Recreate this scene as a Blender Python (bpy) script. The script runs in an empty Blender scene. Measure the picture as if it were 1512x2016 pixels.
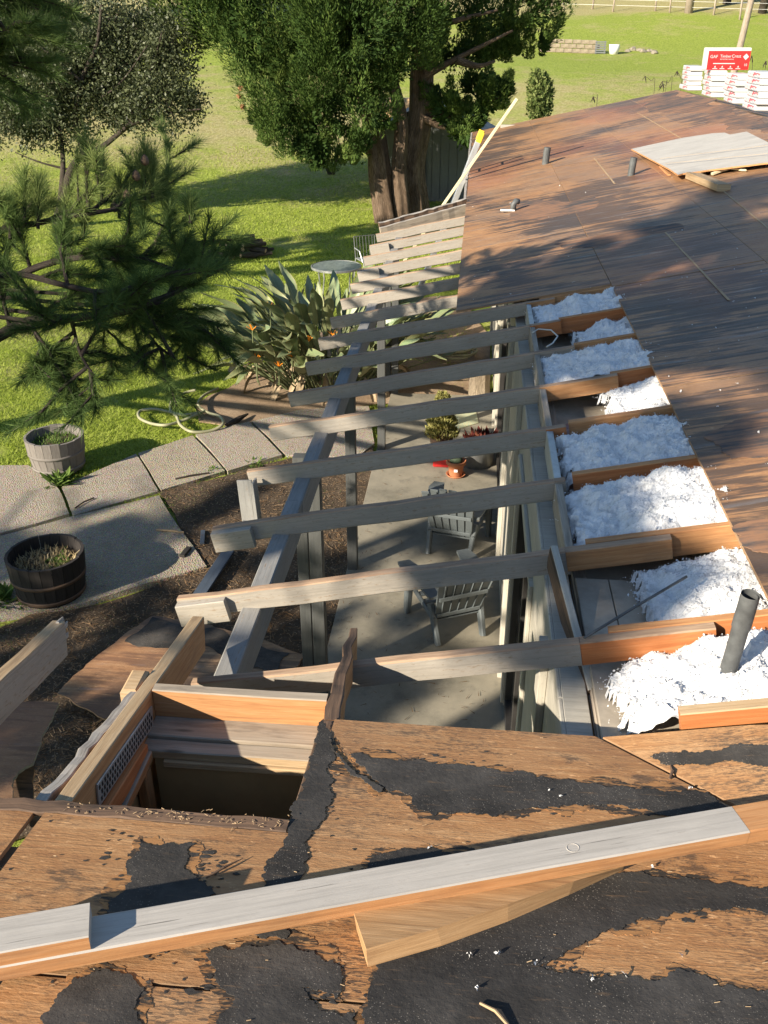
import bpy, bmesh, math, random
import numpy as np
from mathutils import Vector, Matrix, noise
random.seed(7); RNG = np.random.default_rng(7)
sc = bpy.context.scene
COL = sc.collection
rad = math.radians

# ------------------------------------------------------------------ camera, sky, sun, exposure
FPX, PITCH, YAW, CAMZ = 1800.0, rad(27.94), rad(5.443), 5.0
cam = bpy.data.cameras.new('camera'); camo = bpy.data.objects.new('camera', cam); COL.objects.link(camo)
cam.sensor_fit = 'HORIZONTAL'; cam.sensor_width = 36; cam.lens = FPX/1512*36; cam.clip_start = .05; cam.clip_end = 3000
camo.location = (0, 0, CAMZ); camo.rotation_euler = (rad(90)-PITCH, 0, YAW)
sc.camera = camo
SUN_AZ, SUN_EL = rad(45), rad(25)          # direction light travels (from +X toward +Y), elevation
w = bpy.data.worlds.new('World'); sc.world = w; w.use_nodes = True
nt = w.node_tree; bg = nt.nodes['Background']
sky = nt.nodes.new('ShaderNodeTexSky'); sky.sky_type = 'NISHITA'; sky.sun_disc = False
sky.sun_elevation = SUN_EL; sky.sun_rotation = rad(225); sky.air_density = 1.1; sky.dust_density = .15; sky.ozone_density = 1.8
nt.links.new(sky.outputs[0], bg.inputs[0]); bg.inputs[1].default_value = .074
sun = bpy.data.lights.new('sun', 'SUN'); sun.energy = 5.0; sun.angle = rad(.53); sun.color = (1, .89, .73)
suno = bpy.data.objects.new('sun', sun); COL.objects.link(suno)
ld = Vector((math.cos(SUN_AZ)*math.cos(SUN_EL), math.sin(SUN_AZ)*math.cos(SUN_EL), -math.sin(SUN_EL)))
suno.rotation_euler = ld.to_track_quat('-Z', 'Y').to_euler()
sc.view_settings.view_transform = 'Standard'; sc.view_settings.look = 'None'
sc.view_settings.gamma = 1; sc.view_settings.exposure = 1.27

# ------------------------------------------------------------------ survey helpers: where a sight line meets a surface of the place
S = .2042                                  # roof pitch (rise per metre)
ROOF0, WING0 = 2.70, 3.315                 # main roof z at x=0, wing roof z at y=0
def Zr(x): return ROOF0 + S*x
def Zw(y): return WING0 - S*y
_h = Vector((-math.sin(YAW), math.cos(YAW), 0)); _R = Vector((math.cos(YAW), math.sin(YAW), 0))
_F = _h*math.cos(PITCH) - Vector((0,0,1))*math.sin(PITCH); _U = _h*math.sin(PITCH) + Vector((0,0,1))*math.cos(PITCH)
def ray(x, y): return (_R*(x-756) + _U*(1008-y) + _F*FPX).normalized()
def meet(x, y, n, d):
    v = ray(x, y); n = Vector(n); c = Vector((0,0,CAMZ)); return c + v*((d - n.dot(c))/n.dot(v))
def RP(x, y, o=0): return meet(x, y, (-S,0,1), ROOF0+o)
def WP(x, y, o=0): return meet(x, y, (0,S,1), WING0+o)
def FP(x, y, z=0): return meet(x, y, (0,0,1), z)
def YP(x, y, Y): return meet(x, y, (0,1,0), Y)
def XP(x, y, X): return meet(x, y, (1,0,0), X)
def DP(x, y, d): return Vector((0,0,CAMZ)) + ray(x, y)*d

# ------------------------------------------------------------------ objects
def link(o): COL.objects.link(o); return o
def tag(o, label=None, cat=None, group=None, kind=None):
    if label: o['label'] = label
    if cat: o['category'] = cat
    if group: o['group'] = group
    if kind: o['kind'] = kind
    return o
def thing(name, label, cat, loc=(0,0,0), group=None, rz=0):
    o = link(bpy.data.objects.new(name, None)); o.location = loc; o.rotation_euler = (0,0,rz); o.empty_display_size = .1
    return tag(o, label, cat, group)
def addobj(name, me, parent=None, local=False):
    o = link(bpy.data.objects.new(name, me))
    if parent is not None:
        o.parent = parent
        if not local and parent.type == 'EMPTY': o.matrix_parent_inverse = Matrix.Translation(-parent.location)
    return o
class MB:
    def __init__(s): s.v=[]; s.f=[]; s.uv=[]; s.m=[]
    def face(s, idx, uv=None, m=0):
        s.f.append(tuple(idx)); s.uv.append(uv); s.m.append(m)
    def ring_uv(s): pass
    def beam(s, p0, p1, w, h, up=(0,0,1), top=False, cham=.004, seg=1, wob=0, mats=(0,0), end_m=None, taper=None):
        """a length of timber: rectangular with eased edges; top=True when p0,p1 run along the top face"""
        p0=Vector(p0); p1=Vector(p1); a=(p1-p0); Ln=a.length; a/=Ln
        side=a.cross(Vector(up)).normalized(); u=side.cross(a).normalized()
        if top: p0=p0-u*h/2; p1=p1-u*h/2
        W,Hh,c=w/2,h/2,min(cham,w/4,h/4)
        prof=[(-W+c,Hh),(W-c,Hh),(W,Hh-c),(W,-Hh+c),(W-c,-Hh),(-W+c,-Hh),(-W,-Hh+c),(-W,Hh-c)]
        fm=[mats[0],mats[0],mats[1],mats[1],mats[1],mats[1],mats[1],mats[0]]
        per=[0,w,w+.005,w+h,w+h+.005,2*w+h,2*w+h+.005,2*w+2*h,2*w+2*h+.005]
        ou,ov=random.random()*20,random.random()*20
        b=len(s.v)
        for k in range(seg+1):
            t=k/seg; c0=p0.lerp(p1,t)
            if wob: c0=c0+side*random.uniform(-wob,wob)+u*random.uniform(-wob,wob)*.6
            tp=1 if not taper else 1+(taper-1)*t
            for (x,y) in prof:
                q=c0+side*x*tp+u*y
                if wob: q=q+Vector((random.uniform(-1,1),random.uniform(-1,1),random.uniform(-1,1)))*wob*.25
                s.v.append(q)
        for k in range(seg):
            for j in range(8):
                j2=(j+1)%8; i0=b+k*8
                s.face((i0+j,i0+j2,i0+8+j2,i0+8+j),[(ou+Ln*k/seg,ov+per[j]),(ou+Ln*k/seg,ov+per[j+1]),(ou+Ln*(k+1)/seg,ov+per[j+1]),(ou+Ln*(k+1)/seg,ov+per[j])],fm[j])
        em=mats[1] if end_m is None else end_m
        s.face([b+7-j for j in range(8)],[(ou+prof[7-j][0]*.3,ov+prof[7-j][1]) for j in range(8)],em)
        e=b+seg*8
        s.face([e+j for j in range(8)],[(ou+prof[j][0]*.3,ov+prof[j][1]) for j in range(8)],em)
        return s
    def box(s, lo, hi, m=0, M=None, cham=.003):
        lo=Vector(lo); hi=Vector(hi); c=(lo+hi)/2; d=hi-lo; b=len(s.v)
        ch=min(cham,min(d)/4)
        if ch<=0:
            for z in (lo.z,hi.z):
                for x,y in((lo.x,lo.y),(hi.x,lo.y),(hi.x,hi.y),(lo.x,hi.y)): s.v.append(Vector((x,y,z)))
            fs=[(0,3,2,1),(4,5,6,7),(0,1,5,4),(1,2,6,5),(2,3,7,6),(3,0,4,7)]
        else:
            # bottom ring inset, two full rings, top ring inset
            for z,i in((lo.z,ch),(lo.z+ch,0),(hi.z-ch,0),(hi.z,ch)):
                for x,y in((lo.x+i,lo.y+i),(hi.x-i,lo.y+i),(hi.x-i,hi.y-i),(lo.x+i,hi.y-i)): s.v.append(Vector((x,y,z)))
            fs=[(0,3,2,1),(12,13,14,15)]
            for r in range(3):
                for j in range(4):
                    fs.append((r*4+j,r*4+(j+1)%4,r*4+4+(j+1)%4,r*4+4+j))
        for q in fs:
            pts=[s.v[b+i] for i in q]; n=(pts[1]-pts[0]).cross(pts[2]-pts[0]); k=max(range(3),key=lambda i:abs(n[i]))
            ax=[(1,2),(0,2),(0,1)][k]
            s.face([b+i for i in q],[(p[ax[0]],p[ax[1]]) for p in pts],m)
        if M is not None:
            for i in range(b,len(s.v)): s.v[i]=M@s.v[i]
        return s
    def tube(s, pts, radii, n=8, m=0, cap=True):
        pts=[Vector(p) for p in pts]; b=len(s.v); L=0
        if not hasattr(radii,'__len__'): radii=[radii]*len(pts)
        up=Vector((0,0,1)); prev=None; Ls=[]
        for i,p in enumerate(pts):
            t=(pts[min(i+1,len(pts)-1)]-pts[max(i-1,0)]).normalized()
            if prev is None: sd=t.orthogonal().normalized()
            else:
                sd=(prev-t*prev.dot(t)); sd=sd.normalized() if sd.length>1e-5 else t.orthogonal().normalized()
            prev=sd; bn=t.cross(sd)
            if i: L+=(p-pts[i-1]).length
            Ls.append(L)
            for j in range(n):
                a=2*math.pi*j/n; s.v.append(p+(sd*math.cos(a)+bn*math.sin(a))*radii[i])
        for i in range(len(pts)-1):
            for j in range(n):
                j2=(j+1)%n; r=radii[i]*6.3/n
                s.face((b+i*n+j,b+i*n+j2,b+(i+1)*n+j2,b+(i+1)*n+j),[(Ls[i],j*r),(Ls[i],(j+1)*r),(Ls[i+1],(j+1)*r),(Ls[i+1],j*r)],m)
        if cap:
            s.face([b+n-1-j for j in range(n)],None,m); e=b+(len(pts)-1)*n; s.face([e+j for j in range(n)],None,m)
        return s
    def lathe(s, prof, n=24, c=(0,0,0), m=0):
        b=len(s.v); c=Vector(c)
        for (r,z) in prof:
            for j in range(n):
                a=2*math.pi*j/n; s.v.append(c+Vector((r*math.cos(a),r*math.sin(a),z)))
        for i in range(len(prof)-1):
            for j in range(n):
                j2=(j+1)%n; s.face((b+i*n+j,b+i*n+j2,b+(i+1)*n+j2,b+(i+1)*n+j),[(j/n,prof[i][1]),((j+1)/n,prof[i][1]),((j+1)/n,prof[i+1][1]),(j/n,prof[i+1][1])],m)
        return s
    def prism(s, pts, d, m=0, side_m=None):
        """slab: outline pts (top face) extruded by vector d"""
        b=len(s.v); n=len(pts); d=Vector(d)
        for p in pts: s.v.append(Vector(p))
        for p in pts: s.v.append(Vector(p)+d)
        sm=m if side_m is None else side_m
        s.face(list(range(b,b+n)),[(p[0],p[1]) for p in pts],m); s.face([b+2*n-1-i for i in range(n)],[(pts[n-1-i][0],pts[n-1-i][1]) for i in range(n)],sm)
        for i in range(n):
            j=(i+1)%n; l=(Vector(pts[j])-Vector(pts[i])).length
            s.face((b+i,b+n+i,b+n+j,b+j),[(0,0),(0,.02),(l,.02),(l,0)],sm)
        return s
    def mesh(s, name, mats, smooth=False):
        me=bpy.data.meshes.new(name); me.from_pydata([tuple(p) for p in s.v],[],s.f)
        if not isinstance(mats,(list,tuple)): mats=[mats]
        for m in mats: me.materials.append(m)
        uvl=me.uv_layers.new(name='grain'); data=np.zeros((len(me.loops),2),dtype=np.float32); k=0
        for f,uv in zip(s.f,s.uv):
            if uv is not None:
                for i in range(len(f)): data[k+i]=uv[i]
            k+=len(f)
        uvl.data.foreach_set('uv',data.ravel())
        me.polygons.foreach_set('material_index',s.m)
        me.polygons.foreach_set('use_smooth',[smooth]*len(s.f))
        me.validate(); me.update(); 
        return me
    def fixn(s, me):
        bm=bmesh.new(); bm.from_mesh(me); bmesh.ops.recalc_face_normals(bm,faces=bm.faces); bm.to_mesh(me); bm.free(); return me
    def build(s, name, mats, parent=None, smooth=False, fix=True, local=False):
        me=s.mesh(name,mats,smooth)
        if fix: s.fixn(me)
        return addobj(name,me,parent,local)
def npmesh(name, V, F, mat, tint=None, smooth=False):
    """mesh from numpy arrays; tint: one value per face stored as a face attribute"""
    V=np.asarray(V,dtype=np.float32); F=np.asarray(F,dtype=np.int32); k=F.shape[1]
    me=bpy.data.meshes.new(name); me.vertices.add(len(V)); me.vertices.foreach_set('co',V.ravel())
    me.loops.add(F.size); me.loops.foreach_set('vertex_index',F.ravel())
    me.polygons.add(len(F)); me.polygons.foreach_set('loop_start',np.arange(0,F.size,k,dtype=np.int32))
    me.polygons.foreach_set('use_smooth',np.full(len(F),smooth))
    if tint is not None:
        at=me.attributes.new('tint','FLOAT','FACE'); at.data.foreach_set('value',np.asarray(tint,dtype=np.float32))
    me.materials.append(mat); me.update(calc_edges=True); me.validate(); return me

# ------------------------------------------------------------------ materials
def newmat(name, rough=.8, spec=.3):
    m=bpy.data.materials.new(name); m.use_nodes=True; t=m.node_tree; b=t.nodes['Principled BSDF']
    b.inputs['Roughness'].default_value=rough; b.inputs['Specular IOR Level'].default_value=spec; return m,t,b
def nd(t,ty,**k):
    n=t.nodes.new(ty)
    for a,v in k.items():
        if a in n.inputs.keys() if hasattr(n.inputs,'keys') else False: n.inputs[a].default_value=v
        else: setattr(n,a,v)
    return n
def coords(t, kind='Object', scale=(1,1,1), rot=(0,0,0), loc=(0,0,0)):
    if kind=='UV': c=t.nodes.new('ShaderNodeUVMap'); c.uv_map='grain'; o=c.outputs[0]
    else: c=t.nodes.new('ShaderNodeTexCoord'); o=c.outputs[kind]
    mp=t.nodes.new('ShaderNodeMapping'); mp.inputs['Scale'].default_value=scale; mp.inputs['Rotation'].default_value=rot; mp.inputs['Location'].default_value=loc
    t.links.new(o,mp.inputs[0]); return mp.outputs[0]
def noi(t, vec, scale, detail=5, rough=.6, dist=0):
    n=t.nodes.new('ShaderNodeTexNoise'); n.inputs['Scale'].default_value=scale; n.inputs['Detail'].default_value=detail
    n.inputs['Roughness'].default_value=rough; n.inputs['Distortion'].default_value=dist; t.links.new(vec,n.inputs['Vector']); return n.outputs[0]
def vor(t, vec, scale, feat='F1', out=0):
    n=t.nodes.new('ShaderNodeTexVoronoi'); n.feature=feat; n.inputs['Scale'].default_value=scale; t.links.new(vec,n.inputs['Vector']); return n.outputs[out]
def ramp(t, fac, stops, interp='LINEAR'):
    r=t.nodes.new('ShaderNodeValToRGB'); cr=r.color_ramp; cr.interpolation=interp
    while len(cr.elements)<len(stops): cr.elements.new(.5)
    for e,(p,c) in zip(cr.elements,stops): e.position=p; e.color=(c,c,c,1) if not hasattr(c,'__len__') else (*c,1)
    t.links.new(fac,r.inputs[0]); return r.outputs[0]
def mixc(t, fac, a, b, mode='MIX'):
    n=t.nodes.new('ShaderNodeMix'); n.data_type='RGBA'; n.blend_type=mode
    for s,v in((n.inputs[0],fac),(n.inputs[6],a),(n.inputs[7],b)):
        if hasattr(v,'is_output') or hasattr(v,'links'): t.links.new(v,s)
        elif hasattr(v,'__len__'): s.default_value=(*v,1)
        else: s.default_value=v
    return n.outputs[2]
def mth(t, op, a, b=None, clamp=False):
    n=t.nodes.new('ShaderNodeMath'); n.operation=op; n.use_clamp=clamp
    for s,v in((n.inputs[0],a),(n.inputs[1],b)):
        if v is None: continue
        if hasattr(v,'links'): t.links.new(v,s)
        else: s.default_value=v
    return n.outputs[0]
def bump(t, bs, hgt, strength=.4, dist=.01, prev=None):
    n=t.nodes.new('ShaderNodeBump'); n.inputs['Strength'].default_value=strength; n.inputs['Distance'].default_value=dist
    t.links.new(hgt,n.inputs['Height'])
    if prev is not None: t.links.new(prev,n.inputs['Normal'])
    t.links.new(n.outputs[0],bs.inputs['Normal']); return n.outputs[0]
def setc(t, b, c):
    if hasattr(c,'links'): t.links.new(c,b.inputs['Base Color'])
    else: b.inputs['Base Color'].default_value=(*c,1)
def orand(t): return t.nodes.new('ShaderNodeObjectInfo').outputs['Random']

def wood(name, base, dark, light, rough=.75, gs=1.0, stain=0.35, staincol=(.06,.05,.045), var=.25):
    m,t,b=newmat(name,rough,.25)
    uv=coords(t,'UV',(1.2*gs,22*gs,1)); g=noi(t,uv,2.2,6,.65,.6)
    fine=noi(t,coords(t,'UV',(5*gs,160*gs,1)),1.5,4,.7)
    c=ramp(t,g,[(.30,dark),(.5,base),(.72,light)])
    c=mixc(t,ramp(t,fine,[(.35,.55),(.65,0.)]),c,tuple(x*.55 for x in base))
    big=noi(t,coords(t,'UV',(1.5,7,1)),1.7,5,.65)
    c=mixc(t,mth(t,'MULTIPLY',ramp(t,big,[(.52,0.),(.66,1.)]),stain),c,staincol)
    kn=vor(t,coords(t,'UV',(1.1,5,1)),1.6); c=mixc(t,ramp(t,kn,[(.03,.9),(.085,0.)]),c,tuple(x*.28 for x in base))
    r=orand(t); c=mixc(t,mth(t,'MULTIPLY',r,var),c,tuple(x*.5 for x in base))
    setc(t,b,c); bump(t,b,mth(t,'ADD',g,mth(t,'MULTIPLY',fine,.5)),.35,.004); return m
def paint(name, base, rough=.62, chips=.14, dirt=.75, under=(.22,.15,.09)):
    m,t,b=newmat(name,rough,.35)
    g=noi(t,coords(t,'UV',(1.0,26,1)),2.4,5,.65,.4); big=noi(t,coords(t,'UV',(1.2,3.2,1)),1.4,6,.7); sp=noi(t,coords(t,'UV',(9,22,1)),3.0,5,.75)
    c=mixc(t,ramp(t,big,[(.36,0.),(.72,1.)]),base,tuple(x*.72 for x in base))
    c=mixc(t,ramp(t,g,[(.36,.6),(.54,0.)]),c,tuple(x*.6 for x in base))
    ck=noi(t,coords(t,'UV',(1.6,55,1),loc=(3,7,0)),1.6,4,.6); c=mixc(t,ramp(t,ck,[(.66,0.),(.70,.8)]),c,(.05,.045,.04))
    c=mixc(t,mth(t,'MULTIPLY',ramp(t,sp,[(.60,0.),(.72,1.)]),dirt),c,(.07,.06,.05))
    c=mixc(t,mth(t,'MULTIPLY',ramp(t,mth(t,'ADD',mth(t,'MULTIPLY',sp,.5),mth(t,'MULTIPLY',g,.5)),[(.60-chips*.4,0.),(.66-chips*.4,1.)]),min(1,chips*5)),c,under)
    c=mixc(t,mth(t,'MULTIPLY',orand(t),.22),c,tuple(x*.6 for x in base))
    setc(t,b,c); bump(t,b,mth(t,'ADD',g,mth(t,'MULTIPLY',sp,.4)),.3,.004); return m
M={}
M['grey_paint']=paint('grey_paint',(.36,.325,.275))
M['beam_paint']=paint('beam_paint',(.27,.265,.25),chips=.12,dirt=.8)
M['post_paint']=paint('post_paint',(.085,.088,.085),chips=.03)
M['trim_paint']=paint('trim_paint',(.46,.43,.36),chips=.05)
M['plank_paint']=paint('plank_paint',(.44,.41,.37),chips=.03,dirt=.25)
M['fir']=wood('fir',(.50,.25,.105),(.33,.145,.06),(.60,.34,.17),stain=.3)
M['red_fir']=wood('red_fir',(.52,.19,.065),(.36,.115,.04),(.60,.27,.12),stain=.3,var=.35)
M['top_wood']=wood('top_wood',(.40,.27,.175),(.24,.15,.10),(.52,.38,.27),stain=.6)
M['tan_wood']=wood('tan_wood',(.47,.33,.19),(.33,.21,.11),(.58,.45,.29),stain=.35)
M['dusty']=wood('dusty',(.36,.30,.23),(.25,.20,.15),(.44,.38,.31),stain=.5,gs=.6,var=.2)
M['dark_wood']=wood('dark_wood',(.14,.09,.06),(.05,.035,.03),(.26,.16,.10),stain=.8,staincol=(.015,.014,.013))
M['rotten']=wood('rotten',(.40,.37,.33),(.17,.14,.11),(.58,.55,.50),stain=.8,gs=1.5)
M['offcut']=wood('offcut',(.43,.255,.12),(.30,.165,.075),(.53,.34,.18),stain=.7,staincol=(.20,.105,.05),var=0)
M['new_pine']=wood('new_pine',(.66,.57,.36),(.58,.47,.26),(.72,.66,.48),stain=.05,var=0)
M['barrel_wood']=wood('barrel_wood',(.21,.19,.17),(.12,.105,.092),(.30,.275,.25),stain=.3,gs=.8)
M['char_wood']=wood('char_wood',(.035,.030,.027),(.015,.014,.014),(.07,.06,.055),stain=.3,gs=.8)
M['blue_board']=paint('blue_board',(.07,.09,.12),chips=.05)

def plywood(name, base, dark, light, resid, residcol, streak, gloss=.7):
    m,t,b=newmat(name,gloss,.3)
    tc=t.nodes.new('ShaderNodeTexCoord').outputs['Object']; va=t.nodes.new('ShaderNodeVectorMath'); va.operation='MULTIPLY_ADD'
    cb=t.nodes.new('ShaderNodeCombineXYZ'); rd=orand(t)
    for k in range(2): t.links.new(rd,cb.inputs[k])
    t.links.new(cb.outputs[0],va.inputs[0]); va.inputs[1].default_value=(41,67,0); t.links.new(tc,va.inputs[2])
    def pc(scale=(1,1,1),loc=(0,0,0)):
        mp=t.nodes.new('ShaderNodeMapping'); mp.inputs['Scale'].default_value=scale; mp.inputs['Location'].default_value=loc; t.links.new(va.outputs[0],mp.inputs[0]); return mp.outputs[0]
    g=noi(t,pc((1.1,20,1)),2.2,9,.68,.7); blot=noi(t,pc((1.6,2.6,1)),1.9,9,.72,.5); o=pc()
    fl=noi(t,pc((24,95,1)),1.7,3,.65); fl2=noi(t,pc((14,36,1),(2,5,0)),2.2,4,.7); fl3=noi(t,pc((8,30,1),(1,3,0)),2.0,7,.78)
    c=ramp(t,mth(t,'ADD',mth(t,'MULTIPLY',g,.5),mth(t,'MULTIPLY',blot,.5)),[(.37,dark),(.50,base),(.62,light)])
    wv=t.nodes.new('ShaderNodeTexWave'); wv.wave_type='RINGS'; wv.inputs['Scale'].default_value=1.1; wv.inputs['Distortion'].default_value=20; wv.inputs['Detail'].default_value=6; wv.inputs['Detail Scale'].default_value=1.8
    t.links.new(pc((1.2,4.0,1)),wv.inputs['Vector'])
    c=mixc(t,ramp(t,wv.outputs[1],[(.0,.32),(.30,0.)]),c,dark)
    c=mixc(t,ramp(t,fl2,[(.60,0.),(.68,.8)]),c,tuple(min(1,x*1.4) for x in light))
    big=noi(t,o,1.3,7,.7)
    zone=ramp(t,big,[(.46,.0),(.64,1.)])
    fleck=mth(t,'MULTIPLY',ramp(t,fl,[(.50,0.),(.56,1.)]),zone); c=mixc(t,mth(t,'MULTIPLY',fleck,resid),c,residcol)
    fleck2=mth(t,'MULTIPLY',ramp(t,fl3,[(.55,0.),(.60,1.)]),zone); c=mixc(t,mth(t,'MULTIPLY',fleck2,resid*.7),c,residcol)
    med=noi(t,pc((1.6,3.4,1),(5,8,0)),2.0,10,.78,.3); smear=ramp(t,mth(t,'ADD',mth(t,'MULTIPLY',med,.7),mth(t,'MULTIPLY',fl3,.3)),[(.535,0.),(.59,1.)]); c=mixc(t,mth(t,'MULTIPLY',smear,resid*.8),c,residcol)
    gr=noi(t,pc((1,1,1),(3,3,0)),.7,5,.6); c=mixc(t,ramp(t,gr,[(.44,0.),(.64,.5 if streak else .35)]),c,(.165,.128,.10) if streak else (.20,.15,.10))
    if streak:
        st=noi(t,coords(t,'Object',(.75,9,1)),1.5,8,.66,.3); st2=noi(t,coords(t,'Object',(.6,.5,1),loc=(3,1,0)),.9,5,.6)
        f=mth(t,'MULTIPLY',ramp(t,mth(t,'ADD',st,mth(t,'MULTIPLY',mth(t,'SUBTRACT',st2,.5),1.1)),[(.50,0.),(.58,1.)]),streak)
        c=mixc(t,f,c,(.034,.033,.034))
        sx=t.nodes.new('ShaderNodeSeparateXYZ'); t.links.new(tc,sx.inputs[0]); wob=noi(t,coords(t,'Object',(.5,.2,1)),1.2,3,.5)
        fy=mth(t,'FRACT',mth(t,'ADD',mth(t,'MULTIPLY',sx.outputs[1],2.9),mth(t,'MULTIPLY',wob,.7))); ln=mth(t,'MULTIPLY',ramp(t,fy,[(.0,1.),(.08,.6),(.13,0.)]),ramp(t,noi(t,coords(t,'Object',(.9,3,1)),1.8,6,.7),[(.50,0.),(.60,.7)]))
        line=ln; c=mixc(t,ln,c,(.13,.135,.145))
        rs=noi(t,coords(t,'Object',(.3,.25,1),loc=(7,2,0)),1.2,3,.5); c=mixc(t,ramp(t,rs,[(.52,0.),(.66,.4)]),c,(.34,.12,.055))
    c=mixc(t,mth(t,'MULTIPLY',rd,.2),c,tuple(x*.55 for x in base))
    setc(t,b,c)
    rr=ramp(t,g,[(.3,gloss-.22),(.7,gloss+.1)])
    if streak: rr=mth(t,'SUBTRACT',rr,mth(t,'MULTIPLY',line,.25))
    t.links.new(rr,b.inputs['Roughness'])
    bump(t,b,mth(t,'ADD',g,mth(t,'MULTIPLY',fl,.8)),.5,.005); return m
M['wing_ply']=plywood('wing_ply',(.42,.215,.088),(.30,.135,.052),(.51,.295,.14),.92,(.045,.036,.03),0,.72)
M['main_ply']=plywood('main_ply',(.34,.18,.082),(.235,.115,.052),(.42,.245,.12),.5,(.05,.042,.038),.85,.58)
M['ground_ply']=plywood('ground_ply',(.34,.20,.10),(.22,.12,.06),(.42,.28,.16),.5,(.04,.035,.03),.6,.75)
M['ply_edge']=wood('ply_edge',(.36,.22,.12),(.2,.11,.06),(.5,.34,.2),stain=.5)
m,t,b=newmat('felt',.85,.2); o=coords(t,'Object')
c=ramp(t,noi(t,o,3.2,7,.7),[(.3,(.018,.017,.016)),(.52,(.048,.044,.040)),(.75,(.092,.083,.074))])
sp=vor(t,o,130); spn=noi(t,o,5,4,.6); c=mixc(t,mth(t,'MULTIPLY',ramp(t,sp,[(.10,1.),(.22,0.)]),ramp(t,spn,[(.42,0.),(.62,.8)])),c,(.34,.30,.25))
fb=noi(t,coords(t,'Object',(5,40,1)),2,4,.7); c=mixc(t,ramp(t,fb,[(.60,0.),(.72,.5)]),c,(.20,.13,.075))
setc(t,b,c); bump(t,b,mth(t,'ADD',noi(t,o,60,4,.7),mth(t,'MULTIPLY',noi(t,o,7,5,.6),.5)),.5,.005); M['felt']=m
m,t,b=newmat('wing_residue',.8,.2); o=coords(t,'Object'); st=noi(t,coords(t,'Object',(7,34,1)),1.8,6,.72,.3); bl=noi(t,coords(t,'Object',(2,5,1)),2.4,7,.7)
c=mixc(t,ramp(t,mth(t,'ADD',mth(t,'MULTIPLY',st,.6),mth(t,'MULTIPLY',bl,.4)),[(.47,0.),(.53,1.)]),(.045,.037,.03),(.36,.18,.072)); c=mixc(t,ramp(t,noi(t,coords(t,'Object',(14,36,1)),2.2,4,.7),[(.60,0.),(.68,.7)]),c,(.5,.3,.14))
setc(t,b,c); bump(t,b,st,.4,.004); M['wing_residue']=m
# weathered paper residue on the main deck: brown wood grins through in streaks
m,t,b=newmat('worn_felt',.7,.25); o=coords(t,'Object'); st=noi(t,coords(t,'Object',(.8,7,1)),2.2,7,.68,.4); bl=noi(t,o,1.6,6,.65)
c=mixc(t,ramp(t,mth(t,'ADD',mth(t,'MULTIPLY',st,.6),mth(t,'MULTIPLY',bl,.4)),[(.44,0.),(.56,1.)]),(.055,.052,.052),(.24,.13,.075)); c=mixc(t,ramp(t,noi(t,o,14,5,.7),[(.5,0.),(.7,.4)]),c,(.10,.095,.09))
setc(t,b,c); bump(t,b,st,.4,.005); M['worn_felt']=m

def mottled(name, cols, scale=6, rough=.9, bs=.4, bd=.01, spots=None, spec=.25, fine=60):
    m,t,b=newmat(name,rough,spec); o=coords(t,'Object')
    c=ramp(t,noi(t,o,scale,8,.68),[(.28,cols[0]),(.5,cols[1]),(.72,cols[2])])
    if spots:
        c=mixc(t,ramp(t,vor(t,o,spots[0]),[(spots[1],1.),(spots[1]+.12,0.)]),c,spots[2])
    setc(t,b,c); bump(t,b,mth(t,'ADD',noi(t,o,fine,5,.7),mth(t,'MULTIPLY',noi(t,o,scale,5,.6),.6)),bs,bd); return m
# patio concrete: mottled with stains
m,t,b=newmat('concrete',.85,.25); o=coords(t,'Object')
c=ramp(t,noi(t,o,1.3,9,.68),[(.30,(.13,.12,.092)),(.5,(.215,.195,.15)),(.7,(.28,.25,.19))])
c=mixc(t,ramp(t,noi(t,o,5,8,.72),[(.52,0.),(.7,.55)]),c,(.10,.095,.08)); c=mixc(t,ramp(t,noi(t,o,90,4,.7),[(.55,0.),(.75,.4)]),c,(.34,.31,.25))
setc(t,b,c); bump(t,b,noi(t,o,80,5,.7),.25,.004); M['concrete']=m
# exposed aggregate walk
m,t,b=newmat('aggregate',.9,.25); o=coords(t,'Object'); v=vor(t,o,80); vc=vor(t,o,80,'F1',1)
c=mixc(t,ramp(t,noi(t,o,1.2,7,.65),[(.35,0.),(.65,1.)]),(.35,.29,.195),(.46,.38,.265))
c=mixc(t,.5,c,mixc(t,.6,vc,(.42,.345,.24))); c=mixc(t,ramp(t,v,[(.25,0.),(.6,.6)]),c,(.13,.105,.075))
c=mixc(t,ramp(t,noi(t,o,2.2,6,.7),[(.55,0.),(.72,.6)]),c,(.16,.14,.10))
setc(t,b,c); bump(t,b,v,.9,.012); M['aggregate']=m
M['soil']=mottled('soil',[(.035,.025,.016),(.075,.053,.034),(.14,.10,.065)],2.2,.95,.8,.03,(28,.16,(.24,.18,.12)),fine=40)
M['bare_soil']=mottled('bare_soil',[(.17,.115,.07),(.26,.185,.12),(.34,.255,.17)],2.2,.95,.7,.02,(30,.14,(.13,.09,.055)),fine=40)
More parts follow.
